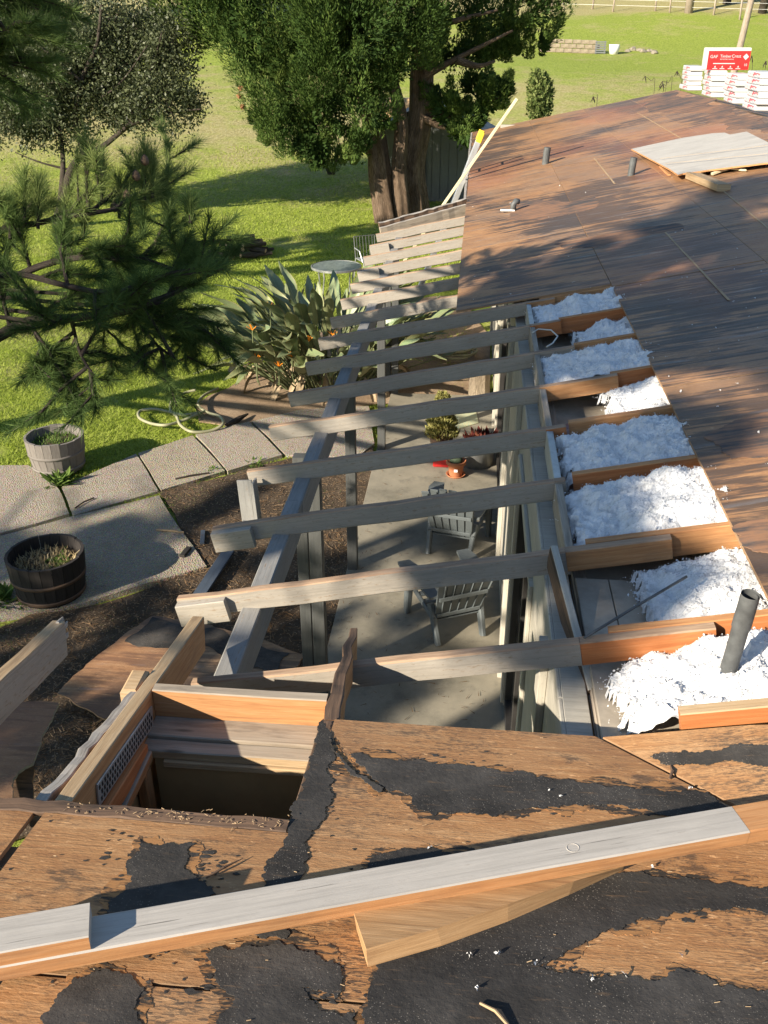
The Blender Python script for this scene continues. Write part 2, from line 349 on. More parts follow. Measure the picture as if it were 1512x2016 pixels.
# lawn and pasture
m,t,b=newmat('lawn',.85,.2); o=coords(t,'Object')
big=noi(t,o,.16,5,.6); mid=noi(t,o,.9,6,.65); fin=noi(t,coords(t,'Object',(1,.55,1)),9,5,.7); vf=noi(t,o,38,4,.75)
gc=ramp(t,fin,[(.28,(.13,.175,.022)),(.5,(.265,.325,.044)),(.72,(.38,.42,.095))])
dc=ramp(t,fin,[(.28,(.24,.21,.075)),(.5,(.38,.33,.14)),(.72,(.48,.43,.23))])
sep=t.nodes.new('ShaderNodeSeparateXYZ'); t.links.new(o,sep.inputs[0])
far=ramp(t,mth(t,'MULTIPLY',sep.outputs[1],.01),[(.26,0.),(.42,.16),(.56,.10),(.60,.0),(.82,.0),(.90,.45)])
dry=ramp(t,mth(t,'ADD',mth(t,'ADD',mth(t,'MULTIPLY',big,.6),mth(t,'MULTIPLY',mid,.5)),far),[(.56,0.),(.74,1.)])
c=mixc(t,dry,gc,dc); c=mixc(t,ramp(t,vf,[(.36,.4),(.55,0.)]),c,(.05,.065,.012))
bare=ramp(t,noi(t,o,.55,6,.62),[(.70,0.),(.78,.7)]); c=mixc(t,bare,c,(.26,.19,.12))
setc(t,b,c); n1=bump(t,b,mth(t,'ADD',fin,mth(t,'MULTIPLY',vf,.6)),1.0,.06); M['lawn']=m

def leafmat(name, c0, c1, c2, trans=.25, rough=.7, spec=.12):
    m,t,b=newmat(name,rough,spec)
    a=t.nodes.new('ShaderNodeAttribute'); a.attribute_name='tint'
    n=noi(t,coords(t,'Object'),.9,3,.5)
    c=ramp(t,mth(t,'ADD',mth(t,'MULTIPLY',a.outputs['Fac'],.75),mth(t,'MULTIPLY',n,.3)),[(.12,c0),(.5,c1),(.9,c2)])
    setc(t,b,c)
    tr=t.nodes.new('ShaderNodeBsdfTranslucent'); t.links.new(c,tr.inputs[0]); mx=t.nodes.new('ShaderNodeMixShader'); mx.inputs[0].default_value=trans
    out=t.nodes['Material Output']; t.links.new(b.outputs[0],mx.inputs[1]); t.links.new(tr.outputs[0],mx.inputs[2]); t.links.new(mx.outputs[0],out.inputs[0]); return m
M['cypress_leaf']=leafmat('cypress_leaf',(.013,.030,.007),(.060,.105,.022),(.17,.22,.052),.08)
M['dead_leaf']=leafmat('dead_leaf',(.20,.09,.04),(.33,.17,.08),(.42,.25,.13),.15)
M['oak_leaf']=leafmat('oak_leaf',(.03,.04,.016),(.085,.10,.045),(.19,.205,.115),.2,.5,.3)
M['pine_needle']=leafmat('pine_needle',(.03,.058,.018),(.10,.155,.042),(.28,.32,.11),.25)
M['shrub_leaf']=leafmat('shrub_leaf',(.05,.08,.02),(.12,.16,.045),(.22,.25,.09),.3)
M['far_leaf']=leafmat('far_leaf',(.02,.035,.012),(.05,.075,.02),(.10,.13,.04),.2)
M['grass_blade']=leafmat('grass_blade',(.15,.215,.027),(.31,.385,.055),(.48,.53,.14),.45,.6)
M['conifer_leaf']=leafmat('conifer_leaf',(.14,.14,.04),(.27,.26,.08),(.40,.37,.15),.2)
M['weed']=leafmat('weed',(.05,.09,.02),(.10,.17,.035),(.2,.27,.07),.35)
M['straw']=leafmat('straw',(.22,.16,.08),(.36,.28,.15),(.5,.42,.26),.3)
M['litter']=leafmat('litter',(.07,.04,.02),(.17,.10,.05),(.31,.21,.12),.05,.9)
# bird of paradise leaves: midrib and veins
m,t,b=newmat('paddle_leaf',.42,.5); uv=coords(t,'UV'); sp_=t.nodes.new('ShaderNodeSeparateXYZ'); t.links.new(uv,sp_.inputs[0])
rib=ramp(t,mth(t,'ABSOLUTE',sp_.outputs[1]),[(.02,1.),(.06,0.)]); vn=noi(t,coords(t,'UV',(30,2,1)),2,3,.6)
c=ramp(t,vn,[(.3,(.10,.15,.07)),(.6,(.17,.22,.11)),(.8,(.23,.28,.15))]); c=mixc(t,mth(t,'MULTIPLY',orand(t),.7),c,(.25,.26,.12)); c=mixc(t,rib,c,(.30,.30,.16))
edge=ramp(t,mth(t,'ABSOLUTE',sp_.outputs[1]),[(.80,0.),(1.,.5)]); c=mixc(t,edge,c,(.30,.22,.10))
setc(t,b,c); bump(t,b,vn,.3,.01); M['paddle']=m
m,t,b=newmat('dead_paddle',.8,.2); c=ramp(t,noi(t,coords(t,'UV',(20,2,1)),2,4,.6),[(.3,(.20,.14,.08)),(.6,(.36,.28,.18)),(.8,(.48,.40,.28))]); setc(t,b,c); M['dead_paddle']=m
m,t,b=newmat('stalk',.6,.3); setc(t,b,(.13,.15,.07)); M['stalk']=m
m,t,b=newmat('orange_petal',.5,.3); setc(t,b,(.85,.28,.02)); M['orange']=m
def bark(name, cols, sc_=1):
    m,t,b=newmat(name,.95,.15); g=noi(t,coords(t,'UV',(1.2*sc_,14*sc_,1)),2,7,.7,.8); gb=noi(t,coords(t,'Object'),2.2,5,.6)
    c=ramp(t,mth(t,'ADD',mth(t,'MULTIPLY',g,.75),mth(t,'MULTIPLY',gb,.25)),[(.32,cols[0]),(.5,cols[1]),(.7,cols[2])]); setc(t,b,c); bump(t,b,g,1.,.05); return m
M['cypress_bark']=bark('cypress_bark',[(.03,.022,.016),(.13,.09,.06),(.34,.255,.185)],1.3)
M['oak_bark']=bark('oak_bark',[(.025,.02,.016),(.065,.053,.042),(.13,.11,.09)],2)
M['pine_bark']=bark('pine_bark',[(.02,.016,.014),(.055,.044,.038),(.12,.10,.085)],2)
M['stump']=bark('stump',[(.11,.085,.06),(.26,.21,.15),(.42,.36,.28)],2)
def plain(name, col, rough=.5, metal=0, spec=.4, var=.15, scale=8):
    m,t,b=newmat(name,rough,spec); o=coords(t,'Object')
    setc(t,b,mixc(t,ramp(t,noi(t,o,scale,6,.65),[(.35,0.),(.7,1.)]),col,tuple(x*(1-var*2) for x in col))); b.inputs['Metallic'].default_value=metal
    bump(t,b,noi(t,o,scale*6,4,.6),.12,.003); return m
M['resin']=plain('resin',(.10,.115,.12),.42,var=.1)
M['pipe']=plain('pipe',(.10,.105,.105),.55,var=.25,scale=14)
M['galv']=plain('galv',(.48,.49,.48),.45,.6,var=.2)
M['alu']=plain('alu',(.72,.73,.74),.35,.8,var=.1)
M['yellow']=plain('yellow',(.75,.50,.04),.45)
M['red']=plain('red',(.62,.03,.03),.35)
M['terracotta']=plain('terracotta',(.46,.17,.075),.8,var=.15)
M['black']=plain('black',(.012,.012,.012),.6)
M['dark_frame']=plain('dark_frame',(.03,.028,.026),.5)
M['cactus']=plain('cactus',(.05,.075,.04),.8,var=.3,scale=30)
M['hose']=plain('hose',(.34,.33,.20),.5,var=.2,scale=3)
M['white_plastic']=plain('white_plastic',(.78,.77,.73),.5,var=.06)
M['cable']=plain('cable',(.62,.60,.54),.5)
M['drywall']=plain('drywall',(.42,.36,.28),.9,var=.2,scale=5)
M['kraft']=plain('kraft',(.38,.27,.17),.85,var=.25,scale=5)
M['interior']=plain('interior',(.42,.27,.12),.8,var=.15,scale=3)
M['shed_roof']=plain('shed_roof',(.30,.29,.27),.85)
M['shed_side']=plain('shed_side',(.15,.158,.16),.8,var=.1,scale=2)
M['tan_tarp']=plain('tan_tarp',(.62,.42,.22),.8)
M['block']=mottled('block',[(.16,.13,.09),(.25,.205,.145),(.34,.29,.21)],5,.9)
M['rock']=mottled('rock',[(.14,.12,.09),(.23,.2,.155),(.32,.285,.23)],5,.9)
M['pole']=bark('pole',[(.20,.16,.12),(.33,.27,.21),(.44,.38,.31)],1)
M['grey_sheet']=paint('grey_sheet',(.47,.445,.40),chips=.06,dirt=.3)
M['litho']=plain('litho',(.86,.20,.20),.5)
m,t,b=newmat('pink_batt',.95,.1); o=coords(t,'Object'); setc(t,b,ramp(t,noi(t,o,9,7,.7),[(.3,(.20,.12,.10)),(.55,(.42,.27,.25)),(.75,(.60,.48,.42))])); bump(t,b,noi(t,o,40,5,.7),1,.03); M['pink']=m
m,t,b=newmat('insulation',.95,.1); o=coords(t,'Object'); setc(t,b,ramp(t,noi(t,o,14,6,.7),[(.28,(.62,.61,.59)),(.5,(.80,.80,.80)),(.7,(.87,.87,.87))])); bump(t,b,noi(t,o,70,5,.75),.8,.02); M['insul']=m
m,t,b=newmat('glass',.06,.6); setc(t,b,(.012,.013,.014)); M['glass']=m
m,t,b=newmat('table_glass',.12,.5); setc(t,b,ramp(t,noi(t,coords(t,'Object'),12,5,.6),[(.3,(.13,.16,.15)),(.7,(.24,.28,.26))])); M['table_glass']=m
# bundle wrap, print in blue/grey/red blocks on the long side
def wrap(name, printed):
    m,t,b=newmat(name,.35,.5); uv=coords(t,'UV')
    c=(.52,.52,.51)
    if printed:
        n1=noi(t,coords(t,'UV',(9,22,1)),1.6,2,.5); n2=noi(t,coords(t,'UV',(3.2,14,1),loc=(4,3,0)),1.4,2,.5)
        c=mixc(t,ramp(t,n1,[(.50,0.),(.53,.7)],'CONSTANT'),c,(.20,.24,.36)); c=mixc(t,ramp(t,n2,[(.58,0.),(.60,.9)]),c,(.62,.05,.09)); c=mixc(t,ramp(t,n2,[(.36,.6),(.39,0.)]),c,(.25,.50,.60))
    if hasattr(c,'links'): setc(t,b,c)
    else: setc(t,b,c)
    bump(t,b,noi(t,coords(t,'Object'),18,4,.6),.35,.01); return m
M['wrap']=wrap('wrap',False); M['wrap_print']=wrap('wrap_print',True)
# board siding with grooves handled as geometry
M['siding']=paint('siding',(.44,.41,.345),chips=.04,dirt=.35)

# ------------------------------------------------------------------ ground
def gz(x, y):
    z=-.06
    d=y-31
    if d>-8: z+= .112*(d+8)**2/(16+.0)*.5 if d<8 else .112*d
    if d>8: z+=-.0
    if y>20: z+= (noise.noise((x*.05,y*.05,3))*.8)*min(1,(y-20)/25)
    if x<-25 and y>50: z-= min(1,(-25-x)/30)*min(1,(y-50)/60)*4.5
    z+=noise.noise((x*.35,y*.35,0))*.03
    return z
ys=np.concatenate([np.arange(-40,4,4),np.arange(4,40,.6),np.arange(40,100,2.),np.arange(100,420,16.)]); xs=np.concatenate([np.arange(-260,-30,14.),np.arange(-30,30,.8),np.arange(30,275,14.)])
V=[(x,y,gz(x,y)) for y in ys for x in xs]; nx=len(xs)
F=[(j*nx+i,j*nx+i+1,(j+1)*nx+i+1,(j+1)*nx+i) for j in range(len(ys)-1) for i in range(nx-1)]
g=link(bpy.data.objects.new('ground',npmesh('ground',V,F,M['lawn'],smooth=True))); tag(g,'green lawn and dry hillside pasture rising behind the house',None,kind='structure')

def frac(pts, rough=.08, it=3, closed=True, seed=0, amp=None):
    rn=random.Random(seed); P=[Vector(p) for p in pts]
    for _ in range(it):
        Q=[]; n=len(P)
        for i in range(n if closed else n-1):
            a,b_=P[i],P[(i+1)%n]; d=b_-a; l=d.length
            nrm=Vector((-d.y,d.x,0)); k=rough
            if amp: k=min(rough,amp/max(l,1e-4))
            mid=(a+b_)/2+nrm*rn.uniform(-k,k)
            Q+= [a,mid]
        if not closed: Q.append(P[-1])
        P=Q
    return P
def sheet(name, pts, z, m, label, parent=None, th=.02):
    mb=MB(); mb.prism([(p[0],p[1],z) for p in pts],(0,0,-th)); o=mb.build(name,m,parent); 
    if parent is None: tag(o,label,kind='structure')
    return o
# planting bed between the walk and the patio, bare soil by the tall plant
bed=[FP(*q) for q in [(310,965),(500,915),(735,870),(735,1000),(650,1330),(560,1500),(-150,1700),(-120,1290),(60,1205),(200,1185),(390,1110),(345,1010)]]
sheet('planting_bed',frac(bed,.05,2,seed=1),-.022,M['soil'],'dark soil bed with pine needle litter beside the patio')
bed2=[FP(*q) for q in [(385,790),(450,760),(520,720),(640,640),(780,590),(930,575),(965,775),(735,790),(600,815),(470,835),(390,825)]]
sheet('soil_patch',frac(bed2,.07,2,seed=2),-.03,M['bare_soil'],'bare brown soil around the bird of paradise plant')

# ------------------------------------------------------------------ walk and patio
walk=thing('walkway',None,None,FP(250,980)); tag(walk,'pale exposed aggregate walkway of separate slabs',kind='structure')
def zz3(x,y): return (x*.37037,750+y*.37037)
slabs=[[(327,562),(722,385),(842,583),(388,713)],[(735,384),(1022,290),(1195,478),(858,580)],[(1040,288),(1322,218),(1500,395),(1212,480)],[(1340,212),(1600,150),(1960,130),(1990,330),(1900,400),(1520,392)],
 [(-250,850),(0,825),(375,722),(845,608),(1098,985),(470,1172),(160,1230),(-250,1300)],[(-300,455),(150,450),(310,572),(368,708),(0,812),(-300,850)]]
for i,s_ in enumerate(slabs):
    P=[FP(*zz3(*q)) for q in s_]; P=frac(P,.012,2,seed=i)
    mb=MB(); top=[(p.x,p.y,-.004+.006*(i%3)) for p in P]; mb.prism(top,(0,0,-.09)); mb.build('paving_slab',M['aggregate'],walk)
mb=MB(); mb.box((-1.16,1.2,-.12),(.44,13.32,0)); pat=mb.build('patio',M['concrete']); tag(pat,'grey concrete patio slab under the bare rafters',kind='structure')

# ------------------------------------------------------------------ the house
house=thing('house','ranch house with torn off roofing, bare plywood deck and exposed rafters','house',(0.42,8,0))
WX=.42
# wall with grooved siding boards, split round the openings
def siding(y0,y1,z0,z1,x=WX,th=.1):
    y=y0
    while y<y1-.01:
        e=min(y+.3,y1); mb=MB(); mb.box((x,y+.0015,z0),(x+.02,e-.0015,z1),cham=.005)
        k=len(mb.f); mb.build('siding_board',M['siding'],house); y=e
def wallcore(y0,y1,z0,z1): mb=MB(); mb.box((WX+.018,y0,z0),(WX+.12,y1,z1)); mb.build('wall_sheathing',M['siding'],house)
HD=2.2
openings=[(4.45,6.05,.05),(8.95,11.4,.05),(13.2,15.3,.9),(17.5,19.5,.9)]
yy=2.35
wallcore(2.35,24.3,HD,2.62); siding(2.35,24.3,HD,2.62)
for (a,c,zb) in openings:
    siding(yy,a,-.05,HD); wallcore(yy,a,-.05,HD)
    if zb>.2: siding(a,c,-.05,zb); wallcore(a,c,-.05,zb)
    # door or window unit
    u=MB(); fr=.06
    u.beam((WX+.05,a+.03,zb),(WX+.05,a+.03,HD),.09,.06,up=(0,1,0)); u.beam((WX+.05,c-.03,zb),(WX+.05,c-.03,HD),.09,.06,up=(0,1,0))
    u.beam((WX+.05,a+.06,HD-.03),(WX+.05,c-.06,HD-.03),.09,.06); u.beam((WX+.05,a+.06,zb+.03),(WX+.05,c-.06,zb+.03),.09,.06)
    u.beam((WX+.05,(a+c)/2,zb+.06),(WX+.05,(a+c)/2,HD-.06),.07,.07,up=(0,1,0))
    d=u.build('sliding_door' if zb<.2 else 'window',M['dark_frame'],house)
    for k in range(2):
        p=MB(); y0=a+.06 if k==0 else (a+c)/2+.035; y1=(a+c)/2-.035 if k==0 else c-.06
        p.box((WX+.05,y0,zb+.06),(WX+.056,y1,HD-.06),cham=0); p.build('pane',M['glass'],d)
    # casing boards stand proud of the siding
    for yv in (a-.05,c+.05):
        tr=MB(); tr.beam((WX-.012,yv,zb-.03),(WX-.012,yv,HD+.05),.024,.09,up=(0,1,0)); tr.build('door_casing',M['trim_paint'],house)
    tr=MB(); tr.beam((WX-.012,a-.004,HD+.05),(WX-.012,c+.004,HD+.05),.024,.09); tr.build('door_casing',M['trim_paint'],house)
    yy=c
siding(yy,24.3,-.05,HD); wallcore(yy,24.3,-.05,HD)
# pilaster boards that stand proud on the wall, floor of the house in shade, back and end walls
for yv,wd in ((3.4,.14),(6.5,.16),(8.3,.16),(12.2,.16),(16.4,.2)):
    tr=MB(); tr.beam((WX-.02,yv,-.01),(WX-.02,yv,2.55),.04,wd,up=(0,1,0)); tr.build('batten',M['trim_paint'],house)
mb=MB(); mb.box((WX+.12,2.3,-.1),(8.6,24.2,-.02)); mb.build('floor',M['interior'],house)
mb=MB(); mb.box((8.6,-6,-.1),(8.7,24.3,2.6)); mb.box((WX+.12,24.2,-.1),(8.6,24.3,2.9)); mb.build('outer_wall',M['siding'],house)
# ceilings (seen in the opened bays)
mb=MB(); mb.box((WX+.13,2.46,2.585),(1.9,8.7,2.60)); mb.build('ceiling',M['drywall'],house)

# rafters
RY=[3.10,3.83,4.59,5.33,6.08,6.83,7.56,8.27,8.96,9.68,10.37,11.08,11.8,12.55,13.3]
tips=[-1.14,-1.43,-1.45,-1.42,-1.43,-1.42,-1.41,-1.41,-1.40,-1.39,-1.37,-1.37,-1.38,-1.38,-1.37]
RW,RH=.05,.115
overlap=[1.02,.98,.56,.62,1.02,.80,.75,.75]
def tilt(x,y,o=0): return Vector((x,y,Zr(x)+o))
for i,(y,tx) in enumerate(zip(RY,tips)):
    rot=[0,.0,.0,.03,.05,-.02,0,0,.0,-.02,-.05,-.08,-.1,-.12,-.15][i]
    x1=overlap[i] if i<8 else .35
    mb=MB()
    # the painted tail, then the bare length that lay indoors
    mb.beam(tilt(tx,y+rot),tilt(.50,y),RW,RH,top=True,seg=9,wob=.005,mats=(0,1),cham=.006)
    if x1>.52: mb.beam(tilt(.501,y),tilt(x1,y),RW,RH,top=True,seg=2,wob=.002,mats=(0,2),cham=.005)
    r=mb.build('rafter',[M['top_wood'],M['grey_paint'],[M['red_fir'],M['fir'],M['dusty']][i%3 if i!=0 else 0]],house)
    # painted block scabbed to the near face at the tip, where the photo shows it
    if i in (1,2,11,13):
        k=MB(); k.beam(tilt(tx+.004,y-.05+rot,-.012),tilt(tx+.24+.02*(i%2),y-.05+rot,-.012),.046,.125,top=True,seg=1,mats=(0,0),cham=.004); k.build('scab_block',M['grey_paint'],house)
# indoor rafters lapped against the tails, running on under the deck
for i,y in enumerate(RY[:8]):
    mb=MB(); x0=[.62,.60,.60,.64,.98,.80,.74,.62][i]
    mb.beam(tilt(x0,y+.052),tilt(1.75,y+.052),.045,.135,top=True,seg=3,wob=.002,mats=(0,1)); mb.build('ceiling_rafter',[M['fir'],M['red_fir'] if i%2==0 else M['fir']],house)
mb=MB(); mb.beam(tilt(.80,2.62),tilt(1.75,2.62),.05,.15,top=True,mats=(0,1)); mb.build('ceiling_rafter',[M['tan_wood'],M['red_fir']],house)
# blocking on the wall line
for i in range(len(RY)-1):
    if i in (0,): continue
    y0,y1=RY[i]+.03,RY[i+1]-.03
    if i>7: continue
    mb=MB(); z=Zr(.52)
    mb.beam((.525,y0,z-.012),(.525,y1,z-.012),.042,.15,top=True,mats=(0,1)); mb.build('blocking',[M['galv'] if i in (2,6) else M['dusty'],M['trim_paint'] if i in (2,6) else M['dusty'] if i%2 else M['grey_paint']],house)
mb=MB(); mb.beam((.59,2.45,2.60),(.59,8.7,2.60),.07,.06); mb.build('top_plate',M['dusty'],house)
for xa,xb in((.56,.715),(.72,1.0)):
    mb=MB(); mb.box((xa,2.50,2.645),(xb,3.80,2.665)); mb.build('soffit_board',M['drywall'],house)
# fallen blocking with metal flashing hanging at the near bay
mb=MB(); mb.beam((.44,3.80,2.78),(.56,3.02,2.56),.035,.14,mats=(0,1)); mb.build('loose_blocking',[M['trim_paint'],M['dark_wood']],house)

# eave beam and posts
BX=-1.04
mb=MB(); zb=Zr(BX)-.10
segs=[(2.75,5.0),(5.004,9.6),(9.604,14.0)]
for a,c in segs:
    mb=MB(); mb.beam((BX,a,zb),(BX,c,zb),.10,.20,top=True,seg=6,wob=.003,mats=(0,0),cham=.006); mb.build('beam',M['beam_paint'],house)
for yv,dbl in ((6.05,True),(8.12,False),(11.2,False),(13.33,True)):
    mb=MB(); mb.beam((-1.10,yv,0),(-1.10,yv,zb-.2),.10,.10,up=(0,1,0)); 
    o=mb.build('post',M['post_paint'],house)
    if dbl:
        mb=MB(); mb.beam((-1.215,yv+.06,0),(-1.215,yv+.06,zb-.2),.09,.09,up=(0,1,0)); mb.build('post',M['post_paint'],house)
# broken gutter elbow hanging from one tail
mb=MB(); q=tilt(-1.41,5.33)
mb.beam((q.x,q.y-.10,q.z-.01),(q.x+.02,q.y-.12,q.z-.30),.10,.012,up=(0,1,0)); mb.beam((q.x+.06,q.y-.08,q.z-.02),(q.x+.08,q.y-.10,q.z-.30),.012,.10,up=(0,1,0)); mb.beam((q.x-.02,q.y-.12,q.z-.30),(q.x+.26,q.y-.16,q.z-.36),.11,.02)
mb.build('fascia_remnant',M['beam_paint'],house)
# last board at the far end of the open rafters, rotten along its top
e0,e1=tilt(-1.36,13.62),tilt(-.14,14.25)
mb=MB(); mb.beam(e0,e1,.05,.2,top=True,seg=14,wob=.006,mats=(0,1)); mb.build('barge_board',[M['rotten'],M['dusty']],house)
mb=MB(); mb.beam(e0+Vector((-.02,.07,.05)),e1+Vector((0,.08,.06)),.06,.11,top=True,seg=18,wob=.012,mats=(0,1)); mb.build('barge_board',[M['rotten'],M['dark_wood']],house)

# main roof deck: plywood sheets, long way along the ridge
FAR=24.62; RIDGE=4.70
def panel(name,corners,zf,m,th=.016,gap=.006,lift=0):
    c=Vector((sum(p[0] for p in corners)/len(corners),sum(p[1] for p in corners)/len(corners)))
    pts=[]
    for p in corners:
        d=c-Vector(p[:2]); d=d.normalized()*gap if d.length else d; x,y=p[0]+d.x,p[1]+d.y; pts.append((x,y,zf(x,y)+th+lift))
    mb=MB(); mb.prism(pts,(0,0,-th),0,1); return mb.build(name,[m,M['ply_edge']],house)
zr=lambda x,y: Zr(x); zw=lambda x,y: Zw(y)
def clip(poly, keep):
    """cut a polygon at the valley line x+y=3.01; keep=+1 main side, -1 wing side"""
    out=[]; n=len(poly); f=lambda p: keep*(p[0]+p[1]-3.01)
    for i in range(n):
        p,q=poly[i],poly[(i+1)%n]; fp,fq=f(p),f(q)
        if fp>=0: out.append(p)
        if fp*fq<0: t_=fp/(fp-fq); out.append((p[0]+(q[0]-p[0])*t_,p[1]+(q[1]-p[1])*t_))
    return out
cols=[(-.13,1.245),(1.245,2.50),(2.50,3.62),(3.62,RIDGE)]
for ci,(x0,x1) in enumerate(cols):
    y=8.33 if ci==0 else [0,1.4,-.6,-1.8][ci]; k=0
    while y<FAR-.05:
        y1=min(y+2.58-(.9 if (k==0 and ci%2) else 0),FAR)
        if FAR-y1<.3: y1=FAR
        poly=clip([(x0,y),(x1,y),(x1,y1),(x0,y1)],1)
        if len(poly)>=3: panel('sheathing_panel',poly,zr,M['main_ply'],lift=random.uniform(0,.003))
        y=y1; k+=1
# strip of deck between the valley and the opened bays
panel('sheathing_panel',[(.52,2.50),(1.245,1.78),(1.245,2.47),(1.0,2.50)],zr,M['wing_ply'])
# other slope beyond the ridge
mb=MB(); mb.prism([(RIDGE+.003,-8,Zr(RIDGE)+.012),(9.3,-8,Zr(RIDGE)+.012-S*4.6),(9.3,FAR,Zr(RIDGE)+.012-S*4.6),(RIDGE+.003,FAR,Zr(RIDGE)+.012)],(0,0,-.016)); mb.build('far_slope',M['main_ply'],house)
# rake board along the far gable
mb=MB(); mb.beam(tilt(-.16,FAR+.03,.014),tilt(RIDGE,FAR+.03,.014),.045,.19,top=True,seg=10,wob=.004,mats=(0,1)); mb.build('rake_board',[M['fir'],M['dusty']],house)
mb=MB(); mb.beam((-.155,14.3,Zr(-.155)+.01),(-.155,FAR,Zr(-.155)+.01),.04,.15,top=True,seg=20,wob=.006,mats=(0,1)); mb.build('fascia',[M['rotten'],M['trim_paint']],house)

# wing roof deck (falls away from the ridge behind the viewer)
VX=lambda y:3.01-y
panel('sheathing_panel',[(-.44,1.285),(1.72,1.285),(.50,2.51),(-.42,2.51)],zw,M['wing_ply'])
panel('sheathing_panel',[(-1.19,1.285),(-.445,1.285),(-.445,1.86),(-1.19,1.87)],zw,M['wing_ply'])
panel('sheathing_panel',[(-2.95,1.285),(-1.215,1.285),(-1.215,1.87),(-2.95,1.90)],zw,M['wing_ply'],lift=-.004)
panel('sheathing_panel',[(-1.0,.07),(1.45,.07),(1.45,1.28),(-1.0,1.28)],zw,M['wing_ply'])
panel('sheathing_panel',clip([(1.452,.07),(3.4,.07),(3.4,1.28),(1.452,1.28)],-1),zw,M['wing_ply'])
panel('sheathing_panel',[(-2.95,.07),(-1.005,.07),(-1.005,1.28),(-2.95,1.28)],zw,M['wing_ply'])
for x0,wd_ in ((-2.95,1.84),(-1.1,2.49),(1.4,2.49),(3.9,2.5)):
    for y0 in (-1.15,-2.37,-3.6):
        panel('sheathing_panel',clip([(x0,y0),(x0+wd_,y0),(x0+wd_,y0+1.215),(x0,y0+1.215)],-1),zw,M['wing_ply'])
# wing rafters: tails left bare past the deck
for k,(xr,y1,mt) in enumerate([(-1.17,3.36,'fir'),(-.44,2.52,'dark_wood'),(-2.0,1.9,'fir'),(-2.75,1.9,'fir')]):
    mb=MB(); mb.beam((xr,-.5,Zw(-.5)-.001),(xr,y1,Zw(y1)-.001),.055,.17,top=True,seg=6,wob=.002,mats=(0,1)); mb.build('wing_rafter',[M['tan_wood'] if k==0 else M[mt],M[mt]],house)
# charred splintered tail
mb=MB(); mb.beam((-.435,2.53,Zw(2.53)-.0),(-.455,3.32,Zw(3.3)-.005),.06,.13,top=True,seg=9,wob=.009,mats=(0,1),taper=.55); mb.build('rafter_tail',[M['dark_wood'],M['fir']],house)
# broken tail at far left
pA,pB=WP(-130,1450),WP(112,1222); pB.x=pA.x*.3+pB.x*.7
mb=MB(); mb.beam(pA,pB,.06,.17,top=True,seg=6,wob=.002,mats=(0,1)); mb.build('rafter_tail',[M['tan_wood'],M['grey_paint']],house)
for k in range(7):
    mb=MB(); d=(pB-pA).normalized(); s0=pB+Vector((random.uniform(-.03,.03),0,random.uniform(-.15,0)))-d*.03
    mb.beam(s0,s0+d*random.uniform(.03,.11)+Vector((0,0,random.uniform(-.01,.01))),.018,.025,seg=2,wob=.004,taper=.3); mb.build('splinter',M['rotten'],house)
# rotten white painted board alongside the left rafter
mb=MB(); mb.beam((-1.245,1.9,Zw(1.9)-.015),(-1.215,2.72,Zw(2.72)-.02),.04,.05,top=True,seg=16,wob=.007,mats=(0,1)); mb.build('fascia_remnant',[M['rotten'],M['rotten']],house)
mb=MB(); mb.box((-1.27,2.66,Zw(2.7)-.10),(-1.20,2.80,Zw(2.7)-.005),cham=.012); mb.build('block_end',M['tan_wood'],house)
# bump-out between the two wing rafters: blocking, plates, lined shaft
zt=Zw(2.66); zb_=YP(450,1421,2.655).z; y1_=FP(430,1456,zb_).y; z2_=zb_-.012; y2_=FP(430,1487,z2_).y; zs_=zb_-.01
mb=MB(); mb.beam((-1.14,2.68,zt),(-.47,2.68,zt),.045,zt-zb_,top=True,seg=3,wob=.002,mats=(0,1)); mb.build('wing_blocking',[M['dusty'],M['fir']],house)
mb=MB(); mb.beam((-1.14,(2.70+y1_)/2,zb_),(-.47,(2.70+y1_)/2,zb_),2.70-y1_,.04,top=True,seg=3,wob=.002); mb.build('top_plate',M['dusty'],house)
mb=MB(); mb.beam((-1.14,(y1_+y2_)/2,z2_),(-.47,(y1_+y2_)/2,z2_),y1_-y2_-.006,.04,top=True,seg=3,wob=.002,mats=(0,1)); mb.build('top_plate',[M['dusty'],M['tan_wood']],house)
mb=MB(); mb.beam((-1.06,y2_+.008,z2_-.042),(-.47,y2_+.008,z2_-.042),.03,.03,top=True); mb.build('ledger',M['tan_wood'],house)
mb=MB(); mb.box((-1.10,y2_+.012,.2),(-.44,y2_+.03,z2_-.04)); mb.build('shaft_panel',M['interior'],house)
sx_=FP(300,1475,zs_).x; mb=MB(); mb.beam(((-1.14+sx_)/2,1.9,zs_),((-1.14+sx_)/2,y2_-.004,zs_),sx_+1.14,.045,top=True,seg=2,wob=.002,mats=(0,1)); mb.build('side_plate',[M['dusty'],M['fir']],house)
mb=MB(); mb.beam((-1.128,1.9,Zw(1.9)-.16),(-1.128,y2_,zs_+.03),.03,.07,top=True); mb.build('side_board',M['red_fir'],house)
mb=MB(); mb.beam((sx_-.02,y2_-.06,zs_-.05),(sx_-.02,y2_-.06,.3),.04,.06,up=(0,1,0)); mb.build('stud',M['fir'],house)
mb=MB(); mb.box((-1.16,1.2,.2),(-1.145,2.66,zs_-.05)); mb.box((-.44,1.2,.2),(-.42,2.6,Zw(2.6)-.18)); mb.box((-1.2,1.18,.2),(-.4,1.2,Zw(1.2)-.05)); mb.box((-1.2,2.66,-.05),(-.4,2.70,zb_-.045)); mb.box((-1.2,1.2,.18),(-.4,2.66,.2)); mb.build('shaft_wall',M['interior'],house)
